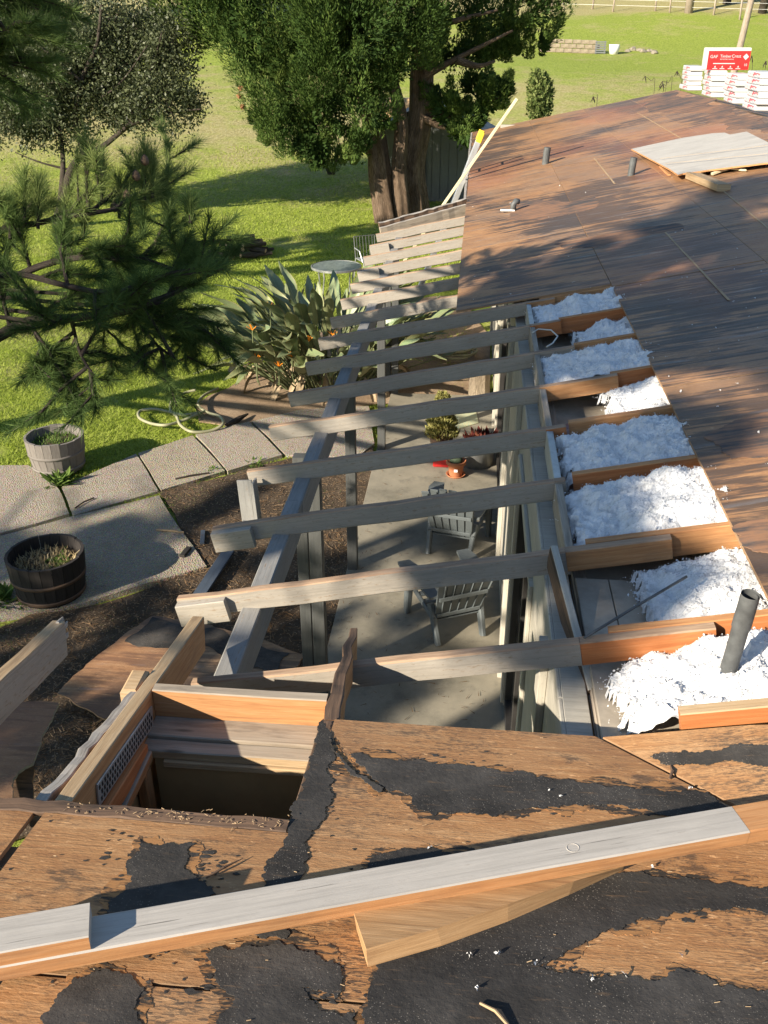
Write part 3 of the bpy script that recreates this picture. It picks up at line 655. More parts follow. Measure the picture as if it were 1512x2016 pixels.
# perforated vent strip let into the rafter side
vent=MB(); vent.beam((-1.138,2.10,Zw(2.10)-.10),(-1.138,2.62,Zw(2.62)-.10),.006,.085,cham=.001); vo=vent.build('vent_strip',M['galv'],house)
hol=MB()
for i in range(22):
    for j in range(3):
        yv=2.115+i*.0225+(j%2)*.011; zv=Zw(yv)-.10-.033+j*.024; hol.box((-1.1352,yv,zv),(-1.1335,yv+.009,zv+.016),cham=0)
o=hol.build('perforation',M['black'],vo); o['kind']='stuff'
# wing walls
mb=MB(); mb.box((-2.6,1.7,-.1),(-1.2,1.78,2.9)); mb.box((-.4,2.28,-.1),(.6,2.35,2.78)); mb.build('wing_wall',M['siding'],house)
mb=MB(); mb.box((-2.6,-6,-.1),(-2.5,1.7,2.9)); mb.box((-2.6,-6.1,-.1),(8.7,-6,3.2)); mb.build('wing_wall',M['siding'],house)
# ragged strip of roofing along the wing deck edge
mb=MB(); mb.beam((-2.95,1.905,Zw(1.9)+.012),(-.46,1.885,Zw(1.885)+.012),.05,.02,seg=40,wob=.004); mb.build('drip_edge',M['dark_wood'],house)

nl=MB()
for xr in (-2.6,-1.9,-1.16,-.44,.3,1.02):
    for k in range(9):
        yv=.3+k*.19+random.uniform(-.02,.02); xx=xr+random.uniform(-.012,.012)
        if xx+yv<2.9 and not(yv>1.84 and xx<-.42) and yv<2.45: nl.lathe([(.0045,0),(.0042,.0012),(.0005,.0016)],7,(xx,yv,Zw(yv)+.0162))
for yv in (1.265,1.305):
    for k in range(26): xx=-2.4+k*.15+random.uniform(-.02,.02); nl.lathe([(.0045,0),(.0042,.0012),(.0005,.0016)],7,(xx,yv,Zw(yv)+.0162))
o=nl.build('nail_heads',M['dark_frame'],house); o['kind']='stuff'
# vent pipes through the roof
def pipe(px,py,top_py,r,coll=False):
    B=RP(px,py); T=YP(px+3,top_py,B.y); mb=MB()
    T=Vector((B.x+.02,B.y,T.z)); L=T-B
    pts=[B-Vector((0,0,.1)),B+L*.5,T]; rr=[r,r,r]
    mb.tube(pts,rr,14,cap=False); mb.tube([T,T-L.normalized()*.06],[r*.82,r*.8],14,cap=False)
    n=14; a=len(mb.v)-2*n-n; 
    for j in range(n): mb.face((a+j,a+(j+1)%n,a+n+(j+1)%n,a+n+j))
    mb.face([a+2*n+j for j in range(n)])
    o=mb.build('vent_pipe',M['pipe'],house,smooth=False)
    return o
pipe(1073,325,290,.058); pipe(1241,348,310,.048)
B=Vector((1.10,2.86,2.52)); T=YP(1472,1168,2.80); T=Vector((1.20,2.83,T.z+.0))
B=YP(1432,1325,2.86); T=YP(1478,1170,2.84); L=T-B
mb=MB(); mb.tube([B-L*.5,B+L*.62],[.031]*2,18,cap=False); mb.tube([B+L*.60,B+L*.66,T],[.0345,.0345,.0335],18,cap=False); mb.tube([T,T-L*.35],[.0335,.027],18,cap=False); mb.tube([T-L*.02,T-L*.3],[.0275,.0275],18,cap=False); mb.tube([B-L*.03,B+L*.06],[.045,.036],18); mb.build('vent_pipe',M['pipe'],house,smooth=True)
# short capped stub with torn flashing
B=RP(1010,418); mb=MB(); mb.tube([B,B+Vector((0,0,.10)),B+Vector((.03,.02,.14)),B+Vector((.07,.04,.13))],[.04,.04,.042,.035],10); mb.build('vent_stub',M['pipe'],house,smooth=True)
mb=MB(); mb.box(B+Vector((-.17,-.05,.018)),B+Vector((.02,.0,.04)),cham=.008); mb.build('flashing_scrap',M['white_plastic'],house)

# tar paper left on the decks: torn sheets a few millimetres thick
def felt(pts, onwing=True, seed=0, lift=.0195, rough=.26, amp=.03, it=6):
    P=[(WP if onwing else RP)(x,y,.016) for x,y in pts]
    base_=[Vector((p.x,p.y,0)) for p in P]; P=frac([(p.x,p.y,0) for p in P],rough,it,seed=seed,amp=amp)
    if onwing and seed!=3:
        n_=len(base_); ar=sum(base_[i].x*base_[(i+1)%n_].y-base_[(i+1)%n_].x*base_[i].y for i in range(n_)); sg=1 if ar>0 else -1; OF=[]
        for i in range(n_):
            e=(base_[(i+1)%n_]-base_[i-1]).normalized(); OF.append(base_[i]+Vector((e.y,-e.x,0))*sg*.018)
        OF=frac(OF,.3,6,seed=seed+50,amp=.028); mr=MB(); mr.prism([(p.x,p.y,Zw(p.y)+.0172) for p in OF if True],(0,0,-.0012)); mr.build('paper_residue',M['wing_residue'],house)
    zf=(lambda x,y:Zw(y)) if onwing else (lambda x,y:Zr(x))
    mb=MB(); mb.prism([(p.x,p.y,zf(p.x,p.y)+lift) for p in P],(0,0,-.0025)); return mb.build('tar_paper',M['felt'] if onwing or seed==10 else M['worn_felt'],house)
felt([(638,1416),(620,1456),(593,1546),(567,1618),(562,1651),(540,1690),(505,1770),(460,1850),(560,1850),(592,1747),(605,1678),(630,1625),(650,1559),(659,1499),(656,1455)],seed=3,amp=.012)
felt([(690,1487),(823,1496),(915,1508),(1076,1532),(1237,1550),(1393,1560),(1430,1590),(1398,1604),(1318,1607),(1264,1593),(1167,1583),(1076,1590),(985,1604),(850,1607),(823,1596),(790,1560),(755,1550),(720,1515)],seed=4,amp=.014)
felt([(650,1455),(665,1485),(700,1525),(755,1552),(745,1563),(690,1525),(655,1480)],seed=14,amp=.006,lift=.0225)
felt([(705,1740),(735,1690),(770,1678),(830,1672),(870,1678),(945,1685),(1010,1690),(900,1760)],seed=5,amp=.012)
felt([(735,1890),(985,1790),(1180,1715),(1270,1722),(1400,1738),(1560,1748),(1700,1760),(1700,1850),(1560,1803),(1440,1790),(1370,1792),(1300,1805),(1200,1830),(1140,1862),(1108,1885),(1085,1890),(1062,1905),(1085,1910),(1180,1926),(1290,1933),(1320,1915),(1345,1911),(1380,1922),(1420,1945),(1512,1951),(1720,1965),(1720,2150),(690,2150),(712,2000),(725,1950)],seed=6,amp=.010)
felt([(278,1652),(385,1663),(375,1720),(425,1762),(300,1850),(195,1840),(215,1790),(250,1720)],seed=7,amp=.02)
felt([(145,1925),(205,1908),(285,1945),(270,2000),(262,2120),(55,2120),(90,2020)],seed=8,amp=.014)
felt([(405,1878),(545,1852),(618,1872),(668,1902),(660,1968),(640,1955),(590,1945),(606,1972),(700,1995),(708,2120),(400,2120),(425,2030),(455,1960),(420,1925)],seed=9,amp=.016)
felt([(1280,1490),(1345,1478),(1512,1468),(1600,1470),(1600,1515),(1420,1500),(1350,1505),(1300,1505)],False,seed=10,amp=.012)
felt([(1251,201),(1317,180),(1338,183),(1389,206),(1490,239),(1540,248),(1540,279),(1434,256),(1359,223),(1308,222),(1269,210)],False,seed=11,amp=.25,rough=.16)
felt([(1385,860),(1440,832),(1512,812),(1600,810),(1600,915),(1512,900),(1440,905)],False,seed=12,amp=.05,rough=.14)
felt([(1090,480),(1150,470),(1230,455),(1330,440),(1345,452),(1250,470),(1170,488),(1110,490)],False,seed=13,amp=.08,rough=.14)
felt([(1440,1040),(1512,1022),(1600,1020),(1600,1110),(1512,1090),(1460,1075)],False,seed=15,amp=.04,rough=.14)
felt([(1010,400),(1060,392),(1120,398),(1180,385),(1170,410),(1090,430),(1000,432)],False,seed=16,amp=.10,rough=.16)
rs_=random.Random(4); scr=MB()
for (cx_,cy_,rx_,ry_,n_) in [(640,1560,40,80,26),(850,1500,150,20,18),(1150,1590,200,18,22),(720,1700,40,30,10),(1080,1890,60,40,26),(1300,1800,150,18,22),(1300,1935,150,14,18),(400,1700,45,50,34),(230,1680,40,50,14),(620,1930,60,60,26),(420,1930,40,50,16),(270,1960,30,40,14),(330,1880,60,20,10)]:
    for k in range(n_):
        p=WP(cx_+rs_.gauss(0,1)*rx_*.5,cy_+rs_.gauss(0,1)*ry_*.5,.0165)
        if p.x+p.y>2.95 or (p.y>1.84 and p.x<-.43): continue
        r_=rs_.uniform(.0015,.006)*(2 if rs_.random()<.1 else 1); m_=rs_.randint(5,8); P=[(p.x+math.cos(6.283*i/m_)*r_*rs_.uniform(.4,1.5)*1.6,p.y+math.sin(6.283*i/m_)*r_*rs_.uniform(.4,1.2)) for i in range(m_)]; scr.prism([(x,y,Zw(y)+.0182) for x,y in P],(0,0,-.0015))
o=scr.build('tar_scraps',M['felt'],house); o['kind']='stuff'
# pale nailing lines left where shingle courses were pulled
for a,c in [((1310,458),(1435,592)),((1170,312),(1210,362)),((1255,222),(1340,272)),((1378,338),(1512,450))]:
    A,Bq=RP(*a,.016),RP(*c,.016); mb=MB(); mb.beam(A+Vector((0,0,.0035)),Bq+Vector((0,0,.0035)),.022,.003,seg=18,wob=.0015,cham=.0005); mb.build('caulk_line',M['tan_wood'],house)

# ------------------------------------------------------------------ loose fill insulation in the opened bays
def flakes(pts, size, rn):
    """small torn tufts: bent quads at random angles"""
    V=[];F=[]
    n=len(pts); P=np.array(pts); a=rn.normal(size=(n,3)); a/=np.linalg.norm(a,axis=1)[:,None]; b_=rn.normal(size=(n,3)); b_-=a*(a*b_).sum(1)[:,None]; b_/=np.linalg.norm(b_,axis=1)[:,None]
    sz=size*(.35+.5*rn.random(n)+1.1*rn.random(n)**6)[:,None]; c=np.cross(a,b_)
    Q=np.stack([P-a*sz-b_*sz*.6,P+a*sz*.3-b_*sz*.8,P+a*sz+b_*sz*.5+c*sz*.5,P-a*sz*.4+b_*sz*.7],1).reshape(-1,3)
    return Q,np.arange(4*n).reshape(-1,4)
def insulation(y0,y1,xs_,label,seed,depth=.002,full=True,x1=1.30,slope=.05):
    rn=np.random.default_rng(seed); nxx=int((x1-.50)/.012); nyy=int((y1-y0)/.012); V=[];F=[];idx={}; tops=[]
    def hgt(x,y):
        n1=noise.fractal((x*6,y*6,seed),.9,2.0,6)*.045+noise.noise((x*26,y*26,seed))*.014+noise.noise((x*60,y*60,seed))*.009
        e=min((y-y0),(y1-y))/.05
        return Zr(x)-depth-slope*max(0,1-(x-xs_)/.35)+n1-.03*max(0,1-e)
    for j in range(nyy+1):
        for i in range(nxx+1):
            x=.50+(x1-.50)*i/nxx; y=y0+(y1-y0)*j/nyy
            edge=xs_+.09*noise.noise((y*6,seed,1))+.06*noise.noise((y*25,seed,2))+.03*noise.noise((x*30,y*30,seed))
            if x<edge: continue
            idx[(i,j)]=len(V); V.append((x,y,hgt(x,y)-(.06 if x<edge+.02 else 0)))
            for _q in range(2):
                if rn.random()<.42: tops.append((x+rn.normal()*.005,y+rn.normal()*.005,hgt(x,y)+rn.random()*.010))
            if x<edge+.08 and rn.random()<.6: tops.append((x-rn.random()*.05,y,hgt(x,y)-.02))
    for (i,j) in idx:
        q=[(i,j),(i+1,j),(i+1,j+1),(i,j+1)]
        if all(k in idx for k in q): F.append([idx[k] for k in q])
    Q,G=flakes(tops,.0042,rn)
    Q[:,1]=np.clip(Q[:,1],y0+.002,y1-.002)
    n0=len(V); V=np.concatenate([np.array(V),Q]); F=np.concatenate([np.array(F),G+n0])
    o=link(bpy.data.objects.new('loose_insulation',npmesh('loose_insulation',V,F,M['insul']))); tag(o,label,'insulation','white insulation in the opened rafter bays','stuff'); return o
R2=[(7.64,8.24),(6.91,7.53),(6.16,6.80),(5.41,6.05),(4.67,5.30),(3.91,4.56),(3.19,3.80),(2.66,3.07)]
insulation(*R2[0],.55,'white insulation in the farthest opened bay beside the shaded deck',1)
insulation(*R2[1],.86,'white insulation half filling the bay with the loose cable loop',2,.05)
insulation(*R2[2],.53,'white insulation filling the bay just nearer than the loose cable',3)
insulation(*R2[3],.92,'white insulation heaped only at the right of the bay with dark batt scraps',4,.05)
insulation(*R2[4],.56,'white insulation in the bay with pink batt showing at its left corner',5)
insulation(*R2[5],.55,'deep white insulation in the widest brightly dappled bay',6,.0)
insulation(*R2[6],.82,'thin white insulation scattered round the dark rod',7,.085,slope=.05)
insulation(*R2[7],.64,'sunlit white insulation around the upright grey pipe',8,.025,slope=.08)
# pink batt, kraft scraps, cable, rod, roof scraps in the bays
def lump(name,c,sx,sy,sz,m,label,cat,seed,n=10):
    mb=MB(); V=[]
    for i in range(n+1):
        for j in range(2*n):
            th=math.pi*.5*i/n; ph=math.pi*j/n; p=Vector((math.sin(th)*math.cos(ph)*sx,math.sin(th)*math.sin(ph)*sy,math.cos(th)*sz)); p*=1+.25*noise.noise((p.x*9,p.y*9,seed)); V.append(p+Vector(c))
    F=[(i*2*n+j,i*2*n+(j+1)%(2*n),(i+1)*2*n+(j+1)%(2*n),(i+1)*2*n+j) for i in range(n) for j in range(2*n)]
    o=link(bpy.data.objects.new(name,npmesh(name,V,F,m,smooth=True))); tag(o,label,cat); return o
lump('insulation_batt',(.66,4.86,2.56),.13,.17,.16,M['pink'],'pink fibre batt at the left corner of an opened bay','insulation',1)
lump('insulation_batt',(.74,5.66,2.54),.2,.22,.12,M['pink'],'grey pink batt with dark scraps left of the heaped insulation','insulation',2)
mb=MB(); mb.tube([RP(1048,655),RP(1060,648),RP(1085,650),RP(1098,662),RP(1088,676),RP(1076,683)],.006,6); o=mb.build('electric_cable',M['cable'],None,True); tag(o,'loop of pale electric cable in an opened rafter bay','cable')
mb=MB(); mb.tube([RP(1150,1256,.02),RP(1255,1192,.02),RP(1352,1135,.03)],.006,6); o=mb.build('metal_rod',M['pipe']); tag(o,'thin dark rod lying across the nearly bare bay','rod')

# ------------------------------------------------------------------ debris lying on the decks
rn=np.random.default_rng(5); pts=[]
for k in range(110):
    if k<26: p=WP(rn.uniform(640,1512),rn.uniform(1420,1990),.02+.004)
    elif k<75: p=RP(rn.uniform(1150,1512),rn.uniform(520,1180),.02+.004)
    else: p=RP(rn.uniform(930,1500),rn.uniform(330,600),.02+.004)
    if k>=18 and p.x<1.3 and p.y<8.3: continue
    if k<18 and p.x+p.y>3: continue
    for q in range(3): pts.append(p+Vector((rn.normal()*.004,rn.normal()*.004,rn.random()*.006)))
Q,G=flakes(pts,.0048,rn); o=link(bpy.data.objects.new('insulation_crumbs',npmesh('insulation_crumbs',Q,G,M['insul']))); tag(o,'white insulation crumbs scattered over the plywood','debris',None,'stuff')
mb=MB()
for k in range(230):
    if k<60: p=WP(rn.uniform(0,1512),rn.uniform(1440,2016),.0215); dr=rn.uniform(-.4,.4)
    elif k<160: p=Vector((rn.uniform(-1.15,-.45),1.885+rn.normal()*.012,Zw(1.885)+.026)); dr=rn.uniform(-1.5,1.5)
    else: p=RP(rn.uniform(930,1512),rn.uniform(250,760),.0215); dr=rn.uniform(-.5,.5)
    if 60>k and (p.y>1.85 and p.x<-.43 or p.y>2.48 or p.x+p.y>3): continue
    if k>=160 and p.x<1.3 and p.y<8.4: continue
    l=rn.uniform(.004,.014)*(1 if k<160 else 2.5); d=Vector((math.cos(dr),math.sin(dr),0))
    mb.beam(p-d*l/2,p+d*l/2+Vector((0,0,rn.uniform(0,.003))),rn.uniform(.0008,.002),.0015,cham=0.0003)
o=mb.build('wood_splinters',M['tan_wood'],fix=False); tag(o,'pale wood splinters scattered over the plywood','debris',None,'stuff')
def stick(pts,r,m,name,label,cat): mb=MB(); mb.tube(pts,r,6); o=mb.build(name,m); tag(o,label,cat); return o
stick([WP(406,1728,.024),WP(440,1708,.03),WP(478,1690,.026)],[.003,.004,.001],M['dark_wood'],'twig','dark twig on the plywood between two tar paper strips','twig')
stick([WP(1318,1533,.022),WP(1324,1518,.028),WP(1318,1500,.024)],[.003,.006,.002],M['dark_wood'],'bark_curl','curled dark bark strip near the roof valley','twig')
stick([WP(945,1975,.024),WP(975,1990,.03),WP(1010,2030,.024)],[.003,.004,.003],M['tan_wood'],'pale_twig','pale bent twig at the bottom edge of the roof','twig')

# long painted rafter lying on the wing deck, short tapered offcut under it
A=WP(-60,1945,.028); Bq=WP(1540,1650,.085); d=(Bq-A).normalized()
# side vector across the plank, level with the deck
sd=d.cross(Vector((0,S,1)).normalized()).normalized()*-1
up=sd.cross(d)*-1
if up.z<0: up=-up
Wd,Td=.095,.052
up0=up.copy(); up=(up*math.cos(.22)-sd*math.sin(.22)).normalized(); sd=(sd*math.cos(.22)+up0*math.sin(.22)).normalized()
tm=thing('loose_rafter','long grey painted rafter lying across the foreground plywood','timber',A)
mb=MB(); c0=A+sd*Wd/2+up*Td/2; c1=Bq+sd*Wd/2+up*Td/2; cut=c0.lerp(c1,.945)
mb.beam(c0,cut,Wd,Td,up=up,mats=(0,1),seg=10,wob=.0012,cham=.004); mb.beam(cut+d*.0008,c1+d*.3,Wd,Td,up=up,mats=(1,1),seg=2,wob=.001,cham=.004)
mb.build('board',[M['plank_paint'],M['fir']],tm)
e=c0+d*((WP(186,1879,.028)-A).dot(d)) 
mb=MB(); mb.beam(c0+up*(Td*.5+.0245)-d*.1,e+up*(Td*.5+.0245),Wd*.99,.048,up=up,mats=(0,1),seg=3,wob=.0008,end_m=0,cham=.003); mb.build('scab_block',[M['plank_paint'],M['fir']],tm)
mb=MB()
kp=c0+d*((WP(1108,1668,.09)-A).dot(d))+up*(Td*.5)
for k in range(16):
    a0,a1=2*math.pi*k/16,2*math.pi*(k+1)/16; r=.017
    mb.beam(kp+(d*math.cos(a0)*r+sd*math.sin(a0)*r*.8),kp+(d*math.cos(a1)*r+sd*math.sin(a1)*r*.8),.0025,.003,up=up,cham=.0005)
mb.build('knot_ring',M['plank_paint'],tm)
kq=c0+d*((WP(900,1755,.06)-A).dot(d))-sd*(Wd*.5-.004)-up*.002; mb=MB(); mb.lathe([(.001,-.008),(.012,-.008),(.013,.0),(.001,.0)],14); Mn=Matrix.Translation(kq)@(-sd).to_track_quat('Z','Y').to_matrix().to_4x4()@Matrix.Diagonal((1.0,1.9,1,1)); mb.v=[Mn@v for v in mb.v]; mb.build('knot_hole',M['black'],tm)
top=[WP(696,1795,.066),WP(721,1868,.066),WP(860,1828,.066),WP(1000,1780,.066),WP(1130,1735,.066),WP(1228,1706,.066),WP(1220,1685,.066)]
top=[Vector(p) for p in top]
mb=MB(); n=len(top); bot=[WP(702,1830,.02),WP(724,1904,.02),WP(870,1862,.02),WP(1000,1814,.02),WP(1120,1762,.02),WP(1226,1713,.02),WP(1215,1700,.02)]
for p in top+bot: mb.v.append(Vector(p))
mb.face(range(n),[(p.x,p.y) for p in top],0); mb.face([2*n-1-i for i in range(n)],[(0,0)]*n,0)
for i in range(n):
    j=(i+1)%n; l=(top[j]-top[i]).length; mb.face((i,n+i,n+j,j),[(top[i].x,0),(top[i].x,.05),(top[j].x,.05),(top[j].x,0)],0)
o=mb.build('tapered_offcut',M['offcut']); tag(o,'short tan timber offcut with a tapered cut under the long painted rafter','timber')

# grey painted sheet, timber and splinters near the ridge
P=[RP(x,y,.10) for x,y in [(1243,293),(1345,271),(1405,262),(1427,261),(1437,265),(1470,259),(1512,280),(1590,305),(1590,312),(1512,320),(1443,328),(1396,334),(1345,341),(1335,344),(1319,333)]]
mb=MB(); Pj=frac(P[8:13],.05,3,False,seed=5,amp=.05); pts_=P[:8]+Pj+P[13:]; mb.prism([Vector((p.x,p.y,Zr(p.x)+.10)) for p in pts_],(0,0,-.02),0,1); o=mb.build('siding_sheet',[M['grey_sheet'],M['fir']])
tag(o,'pale grey painted plywood sheet lying near the roof ridge','plywood sheet')
for a,c in [((1300,312),(1512,286)),((1310,322),(1512,302))]:
    mb=MB(); mb.beam(RP(*a,.125),RP(*c,.125),.012,.006); mb.build('groove',M['dusty'],o)
mb=MB(); mb.beam(RP(1362,345,.055),RP(1425,370,.055),.16,.08); o=mb.build('timber_offcut',[M['tan_wood']]); tag(o,'short pale timber end poking out from under the grey sheet','timber')
mb=MB(); mb.beam(RP(1402,342,.05),RP(1436,331,.06),.05,.03,seg=5,wob=.006,taper=.6); mb.beam(RP(1434,332,.05),RP(1470,335,.04),.03,.02,seg=4,wob=.005,taper=.3); o=mb.build('splintered_board',M['new_pine']); tag(o,'yellow splintered strip of wood at the sheet edge','timber')
mb=MB(); mb.beam(RP(1318,345,.02),RP(1300,328,.02),.04,.03,seg=3,wob=.003); o=mb.build('wood_strip',M['fir']); tag(o,'thin orange strip under the left corner of the grey sheet','timber')

# ------------------------------------------------------------------ shingle bundles on the ridge
def bundle(c,rz,label,sx=.33,sy=.92,sz=.098):
    mb=MB(); mb.box((-sx/2,-sy/2,0),(sx/2,sy/2,sz),cham=.014)
    for i,f in enumerate(mb.f):
        ps=[mb.v[k] for k in f]
        if all(abs(p.x+sx/2)<.02 for p in ps): mb.m[i]=1
    # creases in the wrap
    o=mb.build('shingle_bundle',[M['wrap'],M['wrap_print']]); o.location=c; o.rotation_euler=(0,0,rz); tag(o,label,'shingles','wrapped shingle bundles stacked on the ridge'); return o
stk=[((1352,180),5,'farthest'),((1396,193),5,'second farthest'),((1442,205),5,'middle'),((1486,220),6,'second nearest'),((1560,248),6,'nearest')]
where=['bottom','second from bottom','third from bottom','fourth from bottom','fifth from bottom','top']
tops=[]
for si,(px,n,nm) in enumerate(stk):
    Bq=RP(*px); cx,cy=Bq.x+.19,Bq.y+.52; z=max(Zr(min(cx,RIDGE)),0)+.03
    for k in range(n):
        rot=random.uniform(-.06,.06)-.04; bundle((cx+random.uniform(-.025,.025),cy+random.uniform(-.05,.05),z),rot,'white wrapped shingle bundle, %s of the %s stack on the ridge'%(where[k] if k<n-1 else 'top',nm)); z+=.103
    tops.append((cx,cy,z))
cx,cy,z=tops[1]
rb=thing('shingle_carton','red printed shingle bundle standing on edge atop the ridge stacks','shingles',(cx+.10,cy-.25,z),rz=rad(4))
mb=MB(); mb.box((-.47,-.06,0),(.47,.07,.42),cham=.012); mb.build('wrapper',M['wrap'],rb,local=True)
mb=MB(); mb.box((-.40,-.0645,.005),(.468,-.0605,.36),cham=0); mb.build('red_panel',M['red'],rb,local=True)
def text(body,size,loc,parent,m,ext=.001):
    cu=bpy.data.curves.new('lettering','FONT'); cu.body=body; cu.size=size; cu.extrude=ext; cu.resolution_u=3
    o=link(bpy.data.objects.new('tmp',cu)); dg=bpy.context.evaluated_depsgraph_get(); me=bpy.data.meshes.new_from_object(o.evaluated_get(dg)); bpy.data.objects.remove(o)
    me.materials.clear(); me.materials.append(m); q=link(bpy.data.objects.new('lettering',me)); q.parent=parent; q.location=loc; q.rotation_euler=(rad(90),0,0); return q
text('GAF',.085,(-.36,-.0665,.225),rb,M['wrap']); text('Timber',.078,(-.155,-.0665,.235),rb,M['wrap']); text('Crest',.084,(.085,-.0665,.235),rb,M['wrap'])
text('SBS-MODIFIED SHINGLES',.026,(-.15,-.0665,.195),rb,M['wrap']); text('10',.07,(.36,-.0665,.075),rb,M['wrap'])
mb=MB(); mb.prism([(.32,-.0655,.25),(.38,-.0655,.31),(.44,-.0655,.25),(.38,-.0655,.19)],(0,-.0015,0)); mb.build('diamond_mark',M['wrap'],rb,local=True)
mb=MB(); mb.box((-.28,-.0665,.115),(.17,-.0655,.132),cham=0); mb.build('printed_line',M['wrap'],rb,local=True)
for k,xk in enumerate((-.23,-.08,.09,.25)):
    mb=MB(); mb.prism([(xk-.02,-.0655,.05),(xk+.02,-.0655,.05),(xk,-.0655,.085)],(0,-.0015,0)); mb.box((xk-.05,-.0665,.022),(xk+.05,-.0655,.034),cham=0); mb.build('printed_icon',M['wrap'],rb,local=True)

# ------------------------------------------------------------------ ladder and board leaning on the eave
LY=17.3
ta,ba=YP(948,262,LY),YP(819,586,LY); dv=(ta-ba).normalized(); base=ba-dv*(ba.z/dv.z)
lad=thing('extension_ladder','aluminium ladder with yellow end caps leaning on the far eave','ladder',base)
for k,yo in enumerate((-.2,.2)):
    mb=MB(); mb.beam(base+Vector((0,yo,0)),ta+Vector((0,yo,0)),.03,.09,up=(-1,0,.3)); mb.build('rail',M['alu'],lad)
    mb=MB(); mb.beam(ta+Vector((0,yo,0))-dv*.14,ta+Vector((0,yo,0))+dv*.03,.045,.105,up=(-1,0,.3),cham=.012); mb.build('end_cap',M['yellow'],lad)
Lr=(ta-base).length; k=.3
while k<Lr-.1:
    p=base+dv*k; mb=MB(); mb.tube([p+Vector((0,-.19,0)),p+Vector((0,.19,0))],.017,8); mb.build('rung',M['alu'],lad); k+=.305
ta2,ba2=YP(1018,194,16.6),YP(802,505,16.6); dv=(ta2-ba2).normalized(); b2=ba2-dv*(ba2.z/dv.z)
mb=MB(); mb.beam(b2,ta2,.045,.10,up=(0,1,0),seg=3); o=mb.build('leaning_board',M['new_pine']); tag(o,'long pale yellow board leaning beside the ladder','board')

# ------------------------------------------------------------------ things lying on the ground by the eave
def flatboard(name,px,z,m,label,cat,th=.015,seed=1,amp=.02,edge=None,tiltv=None):
    P=frac([FP(x,y,z) for x,y in px],.08,3,seed=seed,amp=amp)
    P=[Vector((p.x,p.y,z+(tiltv(p) if tiltv else 0))) for p in P]
    mb=MB(); mb.prism(P,(0,0,-th),0,1); o=mb.build(name,[m,edge or M['ply_edge']]); tag(o,label,cat); return o
o=flatboard('plywood_sheet',[(112,1365),(180,1300),(300,1212),(380,1222),(470,1245),(600,1290),(570,1330),(430,1335),(330,1370),(205,1415)],.16,M['ground_ply'],'stained plywood sheet lying on the soil below the beam','plywood sheet',seed=2)
P=[FP(x,y,.168) for x,y in [(245,1262),(300,1214),(420,1235),(570,1285),(540,1325),(470,1310),(400,1270),(330,1275)]]; P=frac(P,.12,3,seed=4,amp=.05)
mb=MB(); mb.prism([(p.x,p.y,.1665) for p in P],(0,0,-.003)); mb.build('tar_paper',M['felt'],o)
o=flatboard('rotten_plywood',[(-120,1340),(0,1345),(108,1348),(95,1385),(75,1420),(60,1480),(30,1500),(20,1560),(-120,1580)],1.25,M['ground_ply'],'rotten delaminated plywood sheet leaning at the left edge','plywood sheet',.02,3,.03,M['rotten'],lambda p:(p.y-3)*-.1)
flatboard('fallen_siding',[(10,1560),(30,1500),(68,1480),(65,1575),(15,1595)],1.0,M['dark_wood'],'dark broken board behind the rotten sheet','board',.02,4,.01)
mb=MB(); mb.beam(FP(388,1178,.05),FP(450,1085,.05),.13,.03); o=mb.build('dark_board',M['blue_board']); tag(o,'dark blue grey board on the soil beside the walkway','board')
mb=MB(); mb.beam(FP(398,1070,.0),FP(400,1045,.0),.05,.02); o=mb.build('wood_scrap',M['blue_board']); tag(o,'small dark scrap standing by the walkway edge','board')
mb=MB(); mb.beam(FP(358,1095,.02),FP(372,1078,.02),.06,.03); o=mb.build('wood_scrap',M['char_wood']); tag(o,'small black scrap on the walkway slab','board')
stick([FP(345,943,.01),FP(375,936,.02),FP(412,931,.01)],.012,M['oak_bark'],'fallen_twig','bent twig on the second walkway slab','twig')
stick([FP(148,1000,.01),FP(165,988,.02),FP(185,980,.01)],.010,M['oak_bark'],'fallen_twig','short twig on the walkway slab near the pale barrel','twig')
stick([FP(308,1043,.01),FP(340,1045,.015),FP(362,1048,.01)],.012,M['tan_wood'],'wood_stick','straight pale stick on the walkway edge','twig')
stick([FP(445,838,.02),FP(470,825,.03),FP(488,815,.02)],[.03,.045,.015],M['oak_bark'],'palm_husk','dark dried husk at the walkway edge by the hose','husk')

# garden hoses
def spline(pts,n=8):
    P=[Vector(p) for p in pts]; out=[]
    for i in range(len(P)-1):
        a,b_,c,d_=P[max(i-1,0)],P[i],P[i+1],P[min(i+2,len(P)-1)]
        for k in range(n):
            t_=k/n; out.append(.5*((2*b_)+(c-a)*t_+(2*a-5*b_+4*c-d_)*t_*t_+(3*b_-a-3*c+d_)*t_**3))
    return out+[P[-1]]
hz=[zz3(*q) for q in [(1160,40),(1080,80),(1055,130),(1110,170),(1170,190),(1185,230),(1120,265),(1020,270),(960,235),(940,190),(905,150),(920,100),(980,65),(1040,48)]]
hz2=[zz3(*q) for q in [(1090,160),(1020,190),(960,215),(880,235),(800,225),(740,195),(745,160),(820,150),(900,165),(980,180),(1070,165)]]
hm=MB(); hm.tube(spline([FP(x,y,.02+.02*(i%3)) for i,(x,y) in enumerate(hz)]),.022,7); hm.tube(spline([FP(x,y,.03+.02*(i%2)) for i,(x,y) in enumerate(hz2)]),.022,7)
o=hm.build('garden_hose',M['hose'],None,True); tag(o,'olive garden hose looped on the lawn edge by the walkway','hose')
hm=MB(); pts_=[]
for k in range(60):
    a=k*.42; r=.34+.05*math.sin(k*.7); c_=FP(895,700); pts_.append((c_.x+math.cos(a)*r,c_.y+math.sin(a)*r*.9,.03+k*.0025))
hm.tube(pts_,.02,6); o=hm.build('garden_hose',M['hose'],None,True); tag(o,'coiled garden hose on the soil behind the patio end','hose')

